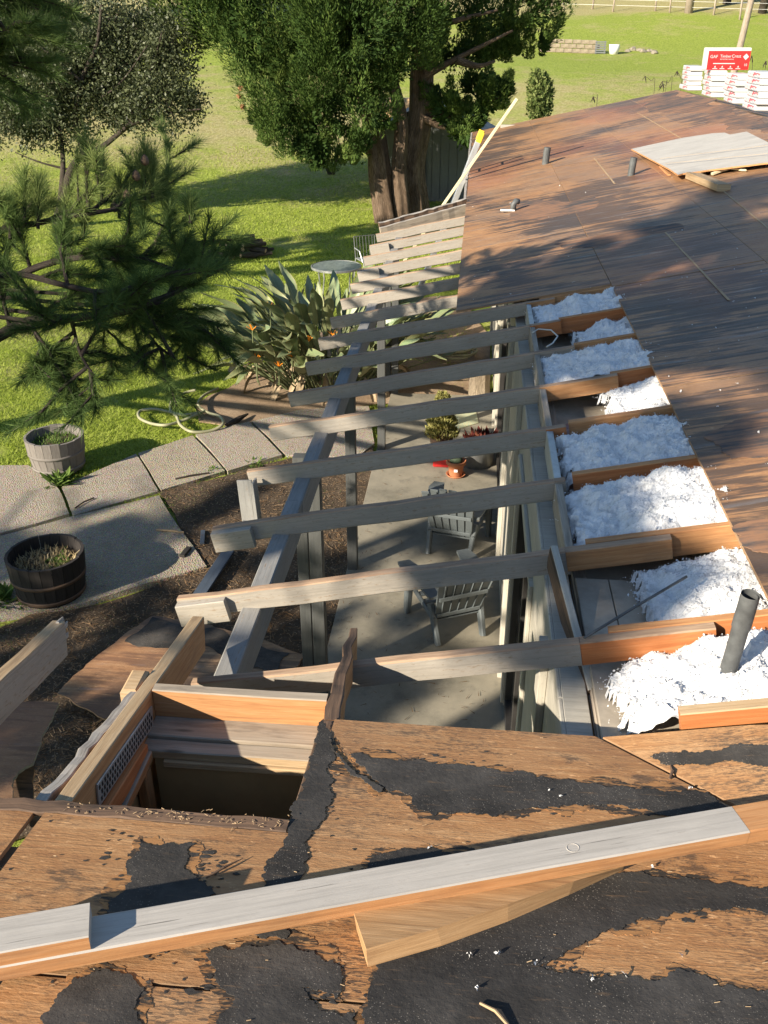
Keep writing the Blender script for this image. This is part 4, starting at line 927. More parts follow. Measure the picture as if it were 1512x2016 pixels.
# half barrel planters, stave by stave
def barrel(c,m,hm_,label,soilm,seed,r0=.36,r1=.42,h=.46):
    b=thing('barrel_planter',label,'planter',c); n=22; st=MB()
    a0=math.pi/n*.96
    prof=[(r0,0),(r0*.5+r1*.5+.012,h*.5),(r1,h)]
    for (r,z) in prof:
        for (rr,a) in((r,-a0),(r,a0),(r-.03,a0),(r-.03,-a0)): st.v.append(Vector((rr*math.cos(a),rr*math.sin(a),z)))
    for k in range(2):
        for j in range(4): j2=(j+1)%4; st.face((k*4+j,k*4+j2,k*4+4+j2,k*4+4+j),[(k*.23,j*.1),(k*.23,j*.1+.1),(k*.23+.23,j*.1+.1),(k*.23+.23,j*.1)])
    st.face((8,9,10,11),[(0,0),(0,.1),(.03,.1),(.03,0)]); me=st.fixn(st.mesh('stave',m)); rn_=random.Random(seed)
    for i in range(n):
        o=link(bpy.data.objects.new('stave',me)); o.parent=b; o.rotation_euler=(0,0,2*math.pi*i/n); o.location=(0,0,rn_.uniform(-.006,.006))
    for z in (.05,.24):
        r=r0+(r1-r0)*z/h+.009; hp=MB(); hp.lathe([(r,z-.02),(r+.004,z-.02),(r+.006,z+.02),(r+.002,z+.02)],32); hp.build('hoop',hm_,b,True,local=True)
    so=MB(); so.lathe([(r1-.035,h*.72),(r1*.5,h*.76),(.001,h*.78)],24); so.build('planter_soil',soilm,b,True,local=True)
    V=[];F=[];tn=[]
    for i in range(420):
        a=rn_.random()*6.28; r=(r1-.06)*math.sqrt(rn_.random())*(1 if seed==1 else .9); p=Vector((r*math.cos(a),r*math.sin(a),h*.75)); d=Vector((rn_.gauss(0,.6),rn_.gauss(0,.6),.8)).normalized()*rn_.uniform(.03,.10); s_=Vector((-d.y,d.x,0)); s_=s_.normalized()*.010 if s_.length>1e-4 else Vector((.01,0,0)); k=len(V); V+=[p-s_,p+s_,p+d]; F.append((k,k+1,k+2)); tn.append(rn_.random())
    me=npmesh('weeds',V,F,M['weed'] if seed==1 else M['straw'],tn); o=addobj('weeds',me,b,True); o['kind']='stuff'
    if seed==2:
        V=[];F=[];tn=[]
        for i in range(160):
            a=rn_.gauss(.2,.5); r=abs(rn_.gauss(.12,.08)); p=Vector((r*math.cos(a),r*math.sin(a),h*.76)); d=Vector((rn_.gauss(0,.6),rn_.gauss(0,.6),.8)).normalized()*rn_.uniform(.02,.06); s_=Vector((.012,.004,0)); k=len(V); V+=[p-s_,p+s_,p+d]; F.append((k,k+1,k+2)); tn.append(rn_.random())
        o=addobj('weeds',npmesh('weeds',V,F,M['weed'],tn),b,True); o['kind']='stuff'
    return b
barrel(FP(117,918),M['barrel_wood'],M['barrel_wood'],'weathered pale half barrel planter with green weeds at the lawn edge',M['soil'],1,.31,.365,.44)
barrel(FP(103,1165),M['char_wood'],M['dark_wood'],'dark half barrel planter with dry straw on the near walkway',M['soil'],2,.315,.375,.46)

# ------------------------------------------------------------------ patio furniture and pots
def adirondack(c,fx,fy,label,sc_=.80):
    a=thing('patio_chair',label,'chair',(c[0],c[1],0),'dark resin patio chairs'); rz=math.atan2(fy,fx)-math.pi/2; a.rotation_euler=(0,0,rz); m=M['resin']; s_=sc_*1.12
    def put(nm,mb): mb.v=[v*s_ for v in mb.v]; return mb.build(nm,m,a,local=True)
    # +y is forward. rear feet at y=0
    for sx in(-1,1):
        mb=MB(); mb.beam((sx*.25,.02,0),(sx*.27,.20,.40),.05,.085,up=(0,1,.3),taper=1.3,cham=.012); put('rear_leg',mb)
        mb=MB(); mb.beam((sx*.33,.70,0),(sx*.335,.62,.55),.06,.095,up=(0,1,0),taper=1.25,cham=.012); put('front_leg',mb)
        mb=MB(); P=[(sx*.29,.05,.575),(sx*.30,.35,.59),(sx*.33,.62,.60),(sx*.34,.80,.585)]
        wv=[.055,.075,.095,.065]
        b0=len(mb.v)
        for (x,y,z),ww in zip(P,wv):
            for dx,dz in((-ww,0),(ww,0),(ww,-.028),(-ww,-.028)): mb.v.append(Vector((x+dx,y,z+dz)))
        for k in range(3):
            for j in range(4): mb.face((k*4+j,k*4+(j+1)%4,k*4+4+(j+1)%4,k*4+4+j))
        mb.face((0,1,2,3)); mb.face((12,13,14,15)); put('arm',mb)
        mb=MB(); mb.beam((sx*.27,.10,.26),(sx*.30,.66,.36),.03,.06,cham=.008); put('seat_rail',mb)
    for k in range(6):
        t_=k/5; mb=MB(); y=.16+.52*t_; z=.235+.14*t_+.03*math.sin(t_*2.5); mb.beam((-.27,y,z),(.27,y,z),.085,.018,cham=.005); put('seat_slat',mb)
    for k in range(6):
        u=(k-2.5)/2.5; mb=MB(); L=1-.18*u*u
        p0=Vector((u*.20,.15,.24)); p1=Vector((u*.235,.02,.58)); p2=Vector((u*.27,-.10*L-.02,.56+.40*L))
        for A_,B_ in((p0,p1),(p1,p2)): mb.beam(A_,B_,.094,.016,up=(0,1,.3),seg=2,cham=.004)
        mb.beam(p0+Vector((u*.01+.03,-.01,0)),p2+Vector((.03,-.012,-.02)),.006,.022,up=(0,1,.3),cham=.001); put('back_slat',mb)
    for z,y,wd in((.56,.015,.52),(.30,.125,.48)):
        mb=MB(); mb.beam((-wd/2,y-.02,z),(wd/2,y-.02,z),.045,.022,up=(0,1,0),cham=.006); put('back_rail',mb)
    mb=MB(); mb.beam((-.27,.70,.385),(.27,.70,.33+.055),.02,.07,cham=.006); put('front_apron',mb)
    return a
f1,f2=FP(868,1275),FP(948,1250); c_=(f1+f2)/2
adirondack(c_,-.40,.85,'nearer dark grey resin chair on the patio turned toward the garden')
f1,f2=FP(838,1100),FP(925,1097); c_=(f1+f2)/2
adirondack(c_,.22,.95,'farther dark grey resin chair on the patio turned toward the house')
def potplant():
    c_=FP(868,893); t_=thing('potted_conifer','small dense potted conifer on the patio','plant',c_); mb=MB(); mb.lathe([(.001,0),(.12,0),(.16,.26),(.17,.26),(.17,.30),(.14,.30),(.13,.24),(.001,.24)],20); mb.build('pot',M['dark_wood'],t_,True,local=True)
    V=[];F=[];tn=[]
    for i in range(5200):
        z=RNG.random()**.8*.55; r=(.15*(1-(z/.58)**1.5)+.025)*(1+.25*math.sin(z*40+RNG.random()))*(.75+.3*RNG.random()); a=RNG.random()*6.283; p=np.array([r*math.cos(a),r*math.sin(a),z+.27])
        d=np.array([math.cos(a)*.5,math.sin(a)*.5,.9])*.05+RNG.normal(size=3)*.012; s_=RNG.normal(size=3)*.012; k=len(V); V+=[p-s_,p+s_,p+d]; F.append((k,k+1,k+2)); tn.append(RNG.random())
    addobj('foliage',npmesh('foliage',V,F,M['conifer_leaf'],tn),t_,True)
potplant()
c_=FP(897,936); t_=thing('terracotta_pot','terracotta pot and saucer with a round cactus on the patio','pot',c_)
mb=MB(); mb.lathe([(.001,.0),(.10,0),(.125,.03),(.118,.03),(.09,.012)],24); mb.build('saucer',M['terracotta'],t_,True,local=True)
mb=MB(); mb.lathe([(.08,.013),(.105,.17),(.125,.17),(.128,.215),(.112,.215),(.10,.16),(.001,.16)],24); mb.build('pot',M['terracotta'],t_,True,local=True)
mb=MB(); mb.lathe([(.06,.16),(.085,.20),(.075,.25),(.04,.28),(.001,.285)],16); mb.build('cactus',M['cactus'],t_,True,local=True)
mb=MB(); mb.box((-.022,-.123,.10),(.022,-.112,.135),cham=.002); mb.build('price_sticker',M['white_plastic'],t_,local=True)
c_=FP(868,916); t_=thing('gas_can','red plastic fuel can with a white label on the patio','can',c_)
mb=MB(); mb.box((-.10,-.08,0),(.10,.08,.22),cham=.02); mb.build('body',M['red'],t_,local=True)
mb=MB(); mb.tube([(-.06,0,.21),(-.05,0,.27),(.05,0,.27),(.06,0,.21)],.015,8); mb.tube([(.085,0,.2),(.11,0,.26)],.022,8); mb.build('handle',M['red'],t_,local=True)
mb=MB(); mb.box((-.085,-.084,.12),(.01,-.0805,.18),cham=0); mb.build('can_label',M['white_plastic'],t_,local=True)
c_=FP(938,912); t_=thing('metal_tub','round galvanised tub with dark red plant against the house wall','tub',c_)
mb=MB(); mb.lathe([(.001,.01),(.20,0),(.235,.30),(.245,.31),(.235,.32),(.225,.30),(.001,.26)],28); mb.build('tub',M['galv'],t_,True,local=True)
mb=MB(); mb.tube([(-.24,.0,.22),(-.27,-.02,.18),(-.25,-.05,.14)],.008,6); mb.build('tub_handle',M['galv'],t_,local=True)
V=[];F=[];tn=[]
for i in range(260):
    a=RNG.random()*6.28; r=.16*RNG.random()**.5; p=np.array([r*math.cos(a)+.05,r*math.sin(a),.27]); d=np.array([math.cos(a)*.5,math.sin(a)*.5,.9])*RNG.uniform(.06,.2); s_=RNG.normal(size=3)*.02; k=len(V); V+=[p-s_*.3,p+d*.6-s_,p+d,p+d*.6+s_]; F.append((k,k+1,k+2,k+3)); tn.append(RNG.random())
M['red_leaf']=leafmat('red_leaf',(.05,.012,.012),(.13,.03,.025),(.2,.07,.04),.2); addobj('red_plant',npmesh('red_plant',V,F,M['red_leaf'],tn),t_,True)
c_=FP(943,775); t_=thing('tree_stump','grey weathered log stump at the far end of the patio','stump',c_); mb=MB()
n=18; pr=[]
for z,r in((0,.17),(.15,.155),(.33,.15),(.345,.13)):
    for j in range(n):
        a=6.283*j/n; rr=r*(1+.12*noise.noise((math.cos(a)*2,math.sin(a)*2,z*2))); mb.v.append(Vector((rr*math.cos(a),rr*math.sin(a),z+(.02*math.cos(a) if z>.3 else 0))))
for i in range(3):
    for j in range(n): mb.face((i*n+j,i*n+(j+1)%n,i*n+n+(j+1)%n,i*n+n+j),[(i*.15,j*.05),(i*.15,j*.05+.05),(i*.15+.15,j*.05+.05),(i*.15+.15,j*.05)])
mb.face([3*n+j for j in range(n)],[(mb.v[3*n+j].x,mb.v[3*n+j].y) for j in range(n)],1); mb.build('log',[M['stump'],M['tan_wood']],t_,local=True)
mm,t,b=newmat('mat_weave',.95,.1); c=mixc(t,ramp(t,vor(t,coords(t,'Object'),34),[(.22,1.),(.30,0.)]),(.40,.40,.26),(.20,.36,.30)); setc(t,b,c); M['mat']=mm
P=[FP(x,y,.012) for x,y in [(893,812),(936,803),(942,832),(898,845)]]; mb=MB(); mb.prism(P,(0,0,-.009)); o=mb.build('door_mat',M['mat']); tag(o,'green flowered mat on the sunny patio end','mat')

# ------------------------------------------------------------------ bird of paradise clump
bp=thing('bird_of_paradise','large bird of paradise clump with orange flowers beside the patio','plant',FP(585,775))
def paddle(L,W,bend,dead):
    mb=MB(); n=9
    for i in range(n+1):
        t_=i/n; ww=W*math.sin(math.pi*min(1,t_*.92+.06))**.75*(1-.25*t_); y=L*t_; z=-bend*t_*t_*L
        fold=.45*ww
        for j,u in enumerate((-1,-.5,0,.5,1)): mb.v.append(Vector((u*ww*(.9),y,z+abs(u)*fold+(.02*math.sin(t_*9+u*3) if abs(u)==1 else 0))))
    for i in range(n):
        for j in range(4): mb.face((i*5+j,i*5+j+1,i*5+5+j+1,i*5+5+j),[(i/n,(-1,-.5,0,.5,1)[j]),(i/n,(-1,-.5,0,.5,1)[j+1]),((i+1)/n,(-1,-.5,0,.5,1)[j+1]),((i+1)/n,(-1,-.5,0,.5,1)[j])])
    return mb.mesh('leaf',M['dead_paddle'] if dead else M['paddle'],True)
PD=[paddle(.58,.085,.12,0),paddle(.68,.10,.25,0),paddle(.50,.075,.05,0),paddle(.62,.095,.45,0)]; DD=[paddle(.5,.05,.9,1),paddle(.42,.04,.6,1)]
stm=MB(); rn_=random.Random(3)
cen=FP(585,775); nleaf=0
for k in range(298):
    # crowns spread over an oval bed
    a=rn_.random()*6.283; rr=math.sqrt(rn_.random()); bx=cen.x+.30+rr*math.cos(a)*1.3; by=cen.y+.75+rr*math.sin(a)*1.0
    out=Vector((bx-(cen.x+.35),by-(cen.y+.75),0)); o_=out.length/1.0; az=math.atan2(out.y,out.x)+rn_.gauss(0,.6); lean=.08+.55*o_+abs(rn_.gauss(0,.16)); lean=min(lean,1.25)
    dead=k>252
    d=Vector((math.cos(az)*math.sin(lean),math.sin(az)*math.sin(lean),math.cos(lean))); Ls=rn_.uniform(.5,1.15)*(.55 if dead else 1)
    b0=Vector((bx*.65+(cen.x+.35)*.35,by*.65+(cen.y+.75)*.35,-.05)); p1=b0+d*Ls*.6; d2=(d+Vector((math.cos(az),math.sin(az),0))*.18).normalized(); p2=p1+d2*Ls*.5
    if not dead: stm.tube([b0,p1,p2],[.014,.011,.008],5)
    me=(DD if dead else PD)[rn_.randrange(2 if dead else 4)]; o=link(bpy.data.objects.new('leaf',me)); o.parent=bp; o.matrix_parent_inverse=Matrix.Translation(-bp.location)
    if dead: d2=Vector((math.cos(az)*.9,math.sin(az)*.9,-.35)).normalized()
    up_=Vector((0,0,1))-d2*d2.z; up_=up_.normalized() if up_.length>.1 else Vector((-math.cos(az),-math.sin(az),0)); sdv=d2.cross(up_); roll=rn_.gauss(0,.5); q=Matrix.Rotation(roll,3,d2); sdv=q@sdv; up_=q@up_
    if abs(roll)>9: pass
    inner=-Vector((math.cos(az),math.sin(az),0)); 
    mt=Matrix((( sdv.x,d2.x,up_.x,p2.x),(sdv.y,d2.y,up_.y,p2.y),(sdv.z,d2.z,up_.z,p2.z),(0,0,0,1))); sc__=rn_.uniform(1.0,1.5); o.matrix_basis=mt@Matrix.Scale(sc__,4)
stm.build('stalks',M['stalk'],bp)
for (x,y) in [(532,606),(497,650),(608,672),(655,660),(575,703),(505,708),(549,722)]:
    p=DP(x,y,13.6); mb=MB()
    for k in range(5): a=rn_.uniform(-1,1); mb.beam(p,p+Vector((math.sin(a)*.10,-.05,math.cos(a)*.10)),.018,.006,taper=.2,cham=.001)
    mb.build('flower',M['orange'],bp)
    mb=MB(); mb.tube([p,p+Vector((-.02,.05,-.3)),(p.x,p.y+.1,.3)],[.011,.009,.008],5); mb.build('flower_stalk',M['stalk'],bp)

# ------------------------------------------------------------------ foliage builders
def unit(a): return a/np.maximum(np.linalg.norm(a,axis=-1,keepdims=True),1e-9)
def leaf_quads(P, D, size, rn, aspect=.5, jit=.6):
    """a four-cornered leaf at each point P, pointing along D"""
    n=len(P); D=unit(D+rn.normal(size=(n,3))*jit); s_=unit(np.cross(D,rn.normal(size=(n,3)))); L=(size*(.6+.8*rn.random(n)))[:,None]; w_=L*aspect
    return np.stack([P,P+D*L*.5-s_*w_*.5,P+D*L,P+D*L*.5+s_*w_*.5],1).reshape(-1,3), np.arange(4*n).reshape(-1,4)
def sprays(lobes, nper, leaves, size, rn, length=1.0, rad_=.22, upw=.8, aspect=.55):
    """upswept plumes over the surface of each lobe (centre, radii): returns verts, faces, tint"""
    PV=[];PF=[];PT=[];k0=0
    for (c,r,dens) in lobes:
        n=max(3,int(nper*dens)); d=unit(rn.normal(size=(n,3))); base=np.array(c)+d*np.array(r)*(.70+.25*rn.random((n,1)))
        ax=unit(d*np.array([1,1,.5])+np.array([0,0,upw])+rn.normal(size=(n,3))*.2)
        sz_=np.clip(float(np.mean(r))/1.3,.3,1.0); L=length*sz_*(.45+.9*rn.random(n)); t_=rn.random((n,leaves))
        cur=base[:,None,:]+ax[:,None,:]*((t_-.35)*L[:,None])[:,:,None]
        cur[:,:,2]+=(t_**2*L[:,None])*.22
        prof=np.sin(np.pi*np.clip(t_*.88+.10,0,1))**.7; rr=rad_*((L/length)/sz_)[:,None]**.5*max(.5,sz_)*prof*(.88+.18*rn.random((n,leaves)))
        off=rn.normal(size=(n,leaves,3)); off=unit(off-ax[:,None,:]*(off*ax[:,None,:]).sum(2,keepdims=True)); lum=1+.32*np.sin(t_*17+rn.random((n,1))*6)+.30*np.sin(np.arctan2(off[:,:,1],off[:,:,0])*3+t_*11+rn.random((n,1))*6); cur=cur+off*(rr*lum)[:,:,None]
        D=unit((ax[:,None,:]*1.0+off*.55+rn.normal(size=(n,leaves,3))*.28).reshape(-1,3)); nr_=(off+rn.normal(size=off.shape)*.28).reshape(-1,3)
        sd=unit(np.cross(D,nr_)); P=cur.reshape(-1,3); q=len(P); Lf=(size*(.6+.8*rn.random(q)))[:,None]; w_=Lf*aspect
        Vq=np.stack([P,P+D*Lf*.5-sd*w_*.5,P+D*Lf,P+D*Lf*.5+sd*w_*.5],1).reshape(-1,3); Fq=np.arange(4*q).reshape(-1,4)
        ti=np.repeat(np.clip(rn.normal(.45,.16,size=n),0,1),leaves)*.65+.35*rn.random(q)
        PV.append(Vq);PF.append(Fq+k0);k0+=len(Vq);PT.append(ti)
    return np.concatenate(PV),np.concatenate(PF),np.concatenate(PT)
def limb(mb,pts,r0,r1,n=8,rough=0):
    P=spline(pts,5); m_=len(P); mb.tube(P,[r0+(r1-r0)*(i/(m_-1))**.8 for i in range(m_)],n)
def lobe(px,py,rx,ry,Y,dens=1,dep=None):
    c=YP(px,py,Y); d=(c-Vector((0,0,CAMZ))).length/FPX; return ((c.x,c.y,c.z),(rx*d,(dep or (rx+ry)/2)*d,ry*d),dens*(rx*ry)/9000.)

# big cypress beyond the far rafters
base=FP(795,436); base.z=gz(base.x,base.y)
cy=thing('cypress_tree','large spreading cypress with fluted trunks beyond the far rafters','tree',base)
LB=[lobe(a[0],a[1],a[2]*.90,a[3]*.86,*a[4:]) for a in [(345,0,80,40,28.2,1),(430,50,80,40,27.8,1),(640,300,60,32,26.4,1.2),(560,262,55,50,26.5,1.2),(700,300,35,28,26.3,1),(560,30,170,110,27.2,1.2),(640,150,135,115,27,1.2),(575,215,95,85,26.6,1.1),(610,265,70,55,26.4),(655,280,45,38,26.4),(500,90,95,80,27.4),(400,15,85,45,28,1),(455,-30,120,60,28),(760,50,130,110,26.8,1.1),(720,180,70,95,26.3,1.1),(690,60,120,110,26,1.1),(870,60,110,70,28.5,.8),(1000,20,110,52,29,1.2),(930,72,105,50,29.3,1.2),(1040,75,50,30,29.3,1.6),(975,105,40,14,29,1.2),(1085,-5,60,18,29.5,.8),(880,110,50,30,28.6,.8),(700,-90,380,80,28,.6),(1000,-60,150,50,29,.5),(950,195,45,22,28,.9),(895,218,40,25,27.6,.7),(915,262,24,12,27.5,.6),(985,185,18,16,28,.8),(870,200,28,15,27.8,1.5),(925,228,32,16,27.8,1.5),(940,170,30,12,28.2,1.5)]]
Vq,Fq,Tq=sprays(LB,14,1150,.09,RNG,2.0,.34,1.7,.27); addobj('crown',npmesh('crown',Vq,Fq,M['cypress_leaf'],Tq),cy)
# inner foliage, its tint cut to paint in the shade at the crown's heart
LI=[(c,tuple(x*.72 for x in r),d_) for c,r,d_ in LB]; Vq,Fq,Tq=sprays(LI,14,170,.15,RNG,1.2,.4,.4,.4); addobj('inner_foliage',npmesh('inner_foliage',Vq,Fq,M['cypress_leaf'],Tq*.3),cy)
def fluted(mb,pts,r0,r1,lobes_=6,seed=0):
    P=spline(pts,6); n=28; b=len(mb.v); m_=len(P)
    for i,p in enumerate(P):
        t_=i/(m_-1); r=r0+(r1-r0)*t_
        for j in range(n):
            a=6.283*j/n; rr=r*(1+.16*math.sin(lobes_*a+t_*2.2+seed)+.14*noise.noise((math.cos(a)*2,math.sin(a)*2,t_*7+seed))); mb.v.append(p+Vector((math.cos(a)*rr,math.sin(a)*rr,0)))
    for i in range(m_-1):
        for j in range(n): mb.face((b+i*n+j,b+i*n+(j+1)%n,b+(i+1)*n+(j+1)%n,b+(i+1)*n+j),[(i*.3,j*.09),(i*.3,j*.09+.09),(i*.3+.3,j*.09+.09),(i*.3+.3,j*.09)])
for nm,pp,r0,r1,sd in [('a',[(768,470),(757,410),(748,340),(738,260),(715,180),(700,100)],.36,.19,0),('b',[(822,462),(818,400),(812,330),(828,230),(832,120),(838,0),(840,-150)],.40,.22,2),('c',[(795,462),(790,400),(785,320),(790,240),(770,150)],.24,.14,5)]:
    mb=MB(); P=[YP(x,y,27.4 if nm!='b' else 28.0) for x,y in pp]; fluted(mb,P,r0,r1,6,sd); mb.build('trunk',M['cypress_bark'],cy,True)
mb=MB()
for pp in [[(835,150),(880,125),(940,95),(1010,60)],[(832,230),(870,250),(905,250)],[(835,200),(890,225),(950,205),(985,190)],[(738,260),(690,255),(640,240)],[(715,180),(640,150),(560,110)],[(835,90),(790,60),(720,20)],[(838,60),(900,40),(980,20)],[(745,310),(715,295),(690,290)],[(900,118),(940,130),(975,120)]]:
    limb(mb,[YP(x,y,27.8) for x,y in pp],.13,.03,7)
mb.build('limb',M['cypress_bark'],cy,True)
mb=MB(); s0=YP(824,103,27.7); mb.tube([s0,s0+Vector((-.02,-.12,0))],[.12,.11],12); mb.build('cut_stub',M['tan_wood'],cy)
for px,py,rx,ry in [(478,185,13,26)]:
    Vq,Fq,Tq=sprays([lobe(px,py,rx,ry,25.6,6)],14,90,.05,RNG,.4,.08,-.8); addobj('dead_spray',npmesh('dead_spray',Vq,Fq,M['dead_leaf'],Tq),cy)['kind']='stuff'

# small bare-stemmed tree under the cypress
b0=FP(653,364); b0.z=gz(b0.x,b0.y); st=thing('small_tree','small forked tree on the lawn left of the cypress trunks','tree',b0); mb=MB()
for pp in [[(653,366),(650,345),(640,325),(625,305)],[(655,366),(656,340),(662,315),(660,290)]]: limb(mb,[YP(x,y,b0.y) for x,y in pp],.09,.05)
mb.build('trunk',M['oak_bark'],st,True); Vq,Fq,Tq=sprays([lobe(640,295,30,20,33,3)],40,50,.09,RNG,.5,.2,.3); addobj('crown',npmesh('crown',Vq,Fq,M['cypress_leaf'],Tq),st)

# evergreen oak at the left
b0=FP(113,432); b0.z=gz(b0.x,b0.y); ok=thing('oak_tree','grey green oak with dark slender stems at the left','tree',b0); OY=b0.y
mb=MB()
stems=[([(112,440),(128,385),(140,335),(165,305),(200,290),(255,245)],.16,.06),([(116,432),(122,370),(124,310),(115,250),(90,180)],.11,.04),([(165,305),(150,240),(160,160),(190,90),(200,10)],.09,.04),([(255,245),(300,235),(350,220),(395,215)],.055,.02),([(255,245),(270,190),(300,130),(320,60)],.05,.02),([(115,250),(60,200),(20,150)],.05,.02),([(160,160),(90,100),(40,40)],.05,.02),([(190,200),(240,160),(290,90)],.04,.015),([(140,335),(80,320),(30,300)],.04,.015)]
for pp,r0,r1 in stems: limb(mb,[YP(x,y,OY-.3+.25*math.sin(i*2+x)) for i,(x,y) in enumerate(pp)],r0,r1,7)
ol=[lobe(*a) for a in [(90,170,105,80,27,1),(215,150,120,85,27.4,1),(320,190,75,60,26.6,.8),(200,50,150,70,28,.9),(50,60,90,80,28,.9),(30,230,60,50,26.3,.8),(110,245,80,45,26.6,.7),(330,90,65,60,27,.8),(265,230,70,35,26.8,.6),(380,200,25,30,26.6,.7),(-40,140,80,120,27,.8)]]
PV=[];PT=[]
for c_,r_,d_ in ol:
    n=int(12500*d_); dd=unit(RNG.normal(size=(n,3)))*(RNG.random((n,1))**.45); pts_=np.array(c_)+dd*np.array(r_)
    ncl=max(8,int(n/75)); cl=np.array(c_)+unit(RNG.normal(size=(ncl,3)))*np.array(r_)*(RNG.random((ncl,1))**.4); ix=RNG.integers(0,ncl,n); pts_=pts_*.12+cl[ix]*.88+RNG.normal(size=(n,3))*.17; PV.append(pts_); PT.append(np.clip(RNG.normal(.4,.22,n),0,1)*.7+.3*RNG.random(n)*(RNG.random(n)<.25))
    for q in range(int(ncl*.5)): # twigs out to the leaf clumps
        mb.tube([Vector(cl[q]),Vector(cl[q])*.7+Vector(c_)*.3+Vector((0,0,-.15)),Vector(c_)*.8+Vector(cl[q])*.2],[.006,.012,.02],4,cap=False)
mb.build('trunk',M['oak_bark'],ok,True)
P_=np.concatenate(PV); Vq,Fq=leaf_quads(P_,np.array([0,0,-.2])+RNG.normal(size=P_.shape)*.8,.092,RNG,.55,.6); addobj('crown',npmesh('crown',Vq,Fq,M['oak_leaf'],np.concatenate(PT)),ok)

# ------------------------------------------------------------------ pines
def needles(tufts, rn, per, wid):
    """tufts: rows of tip xyz, axis xyz, needle length, tint"""
    T=np.array(tufts); n=len(T); ax=unit(T[:,3:6]); d=unit(ax[:,None,:]*.8+rn.normal(size=(n,per,3))*.42); L=(T[:,6][:,None]*(.75+.4*rn.random((n,per))))
    b0=T[:,None,0:3]-ax[:,None,:]*(rn.random((n,per))*T[:,6][:,None]*.75)[:,:,None]
    s_=unit(np.cross(d,rn.normal(size=(n,per,3))))*wid/2; tip=b0+d*L[:,:,None]; tip[:,:,2]-=.03*L
    V=np.stack([b0-s_,b0+s_,tip],2).reshape(-1,3); return V,np.arange(len(V)).reshape(-1,3),np.repeat(T[:,7],per)*.7+.3*rn.random(n*per)
def pine(name,label,base,height,z0,R,seed,nwh,per,nl,wid,mat,sub=7,skip=None,prof=None,ntuft=9,keep=None):
    rn=np.random.default_rng(seed); t_=thing(name,label,'tree',base); tr=MB(); br=MB(); tu=[]
    bx,by,bz=base; top=Vector((bx+rn.normal()*.3,by+rn.normal()*.3,bz+height)); tr.tube(spline([base,Vector(base).lerp(top,.35)+Vector((.15,.1,0)),Vector(base).lerp(top,.7),top],6),[.26-.22*i/18 for i in range(19)],10)
    tr.build('trunk',M['pine_bark'],t_,True)
    for wv in range(nwh):
        f=wv/(nwh-1); z=z0+(height*.97-z0)*f; rl=R*(1-f)**.65*(.35+.65*min(1,f*5+.5))+.4
        if prof: rl=prof(z)
        for q in range(rn.integers(4,7)):
            az=rn.random()*6.283; L=rl*rn.uniform(.7,1.1); d=Vector((math.cos(az),math.sin(az),0)); p0=Vector((bx,by,bz+z)).lerp(Vector((top.x,top.y,bz+z)),f); p1=p0+d*L*.5+Vector((0,0,L*.04)); p2=p0+d*L+Vector((rn.normal()*.1,rn.normal()*.1,L*.16))
            if skip and skip(p2): continue
            if keep and not keep(p0.lerp(p2,.6)): continue
            br.tube([p0,p1,p2],[.05,.035,.015],5,cap=False)
            for k in range(sub):
                u=.3+.7*(k+rn.random())/sub; b_=p0.lerp(p2,u)+Vector((0,0,.05*L*math.sin(u*3))); sa=az+rn.choice([-1,1])*rn.uniform(.4,1.2); sl=L*.33*(1.15-u)+.25; e=b_+Vector((math.cos(sa),math.sin(sa),.18))*sl
                if keep and not keep(e): continue
                br.tube([b_,e],[.016,.008],4,cap=False)
                for w_ in range(ntuft):
                    v=rn.random()**.6; c_=b_.lerp(e,v); ax=Vector((math.cos(sa)+rn.normal()*.5,math.sin(sa)+rn.normal()*.5,.6+rn.random()*.5)); c_=c_+ax.normalized()*.08
                    if keep and not keep(c_): continue
                    tu.append((*c_,*ax,nl,np.clip(rn.normal(.4,.2),0,1)))
    br.build('branch',M['pine_bark'],t_,True); V,F,T=needles(tu,rn,per,wid); addobj('needles',npmesh('needles',V,F,mat,T),t_); return t_

# the pine whose limbs reach in from the left
rn=np.random.default_rng(11); PB=Vector((-9.2,8.9,-.05)); D0=7.1
pn=thing('pine_tree','long needled pine reaching in from the left edge','tree',PB)
tr=MB(); tr.tube(spline([PB,PB+Vector((.1,.1,2.5)),PB+Vector((.3,0,4.5)),PB+Vector((.2,.1,6.5)),PB+Vector((.3,.1,8.2))],5),[.28-.012*i for i in range(21)],10); tr.build('trunk',M['pine_bark'],pn,True)
br=MB(); tu=[]
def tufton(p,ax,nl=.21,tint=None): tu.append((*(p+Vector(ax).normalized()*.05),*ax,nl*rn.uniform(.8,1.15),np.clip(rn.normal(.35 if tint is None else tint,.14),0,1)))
def shoot(p,ax,L,tint=.5,n=5):
    ax=Vector(ax).normalized(); e=p+ax*L; br.tube([p,e],[.014,.009],5,cap=False)
    for k in range(n): tufton(p.lerp(e,.35+.65*k/(n-1)),ax+Vector((rn.normal()*.25,rn.normal()*.25,.1)),.19,tint)
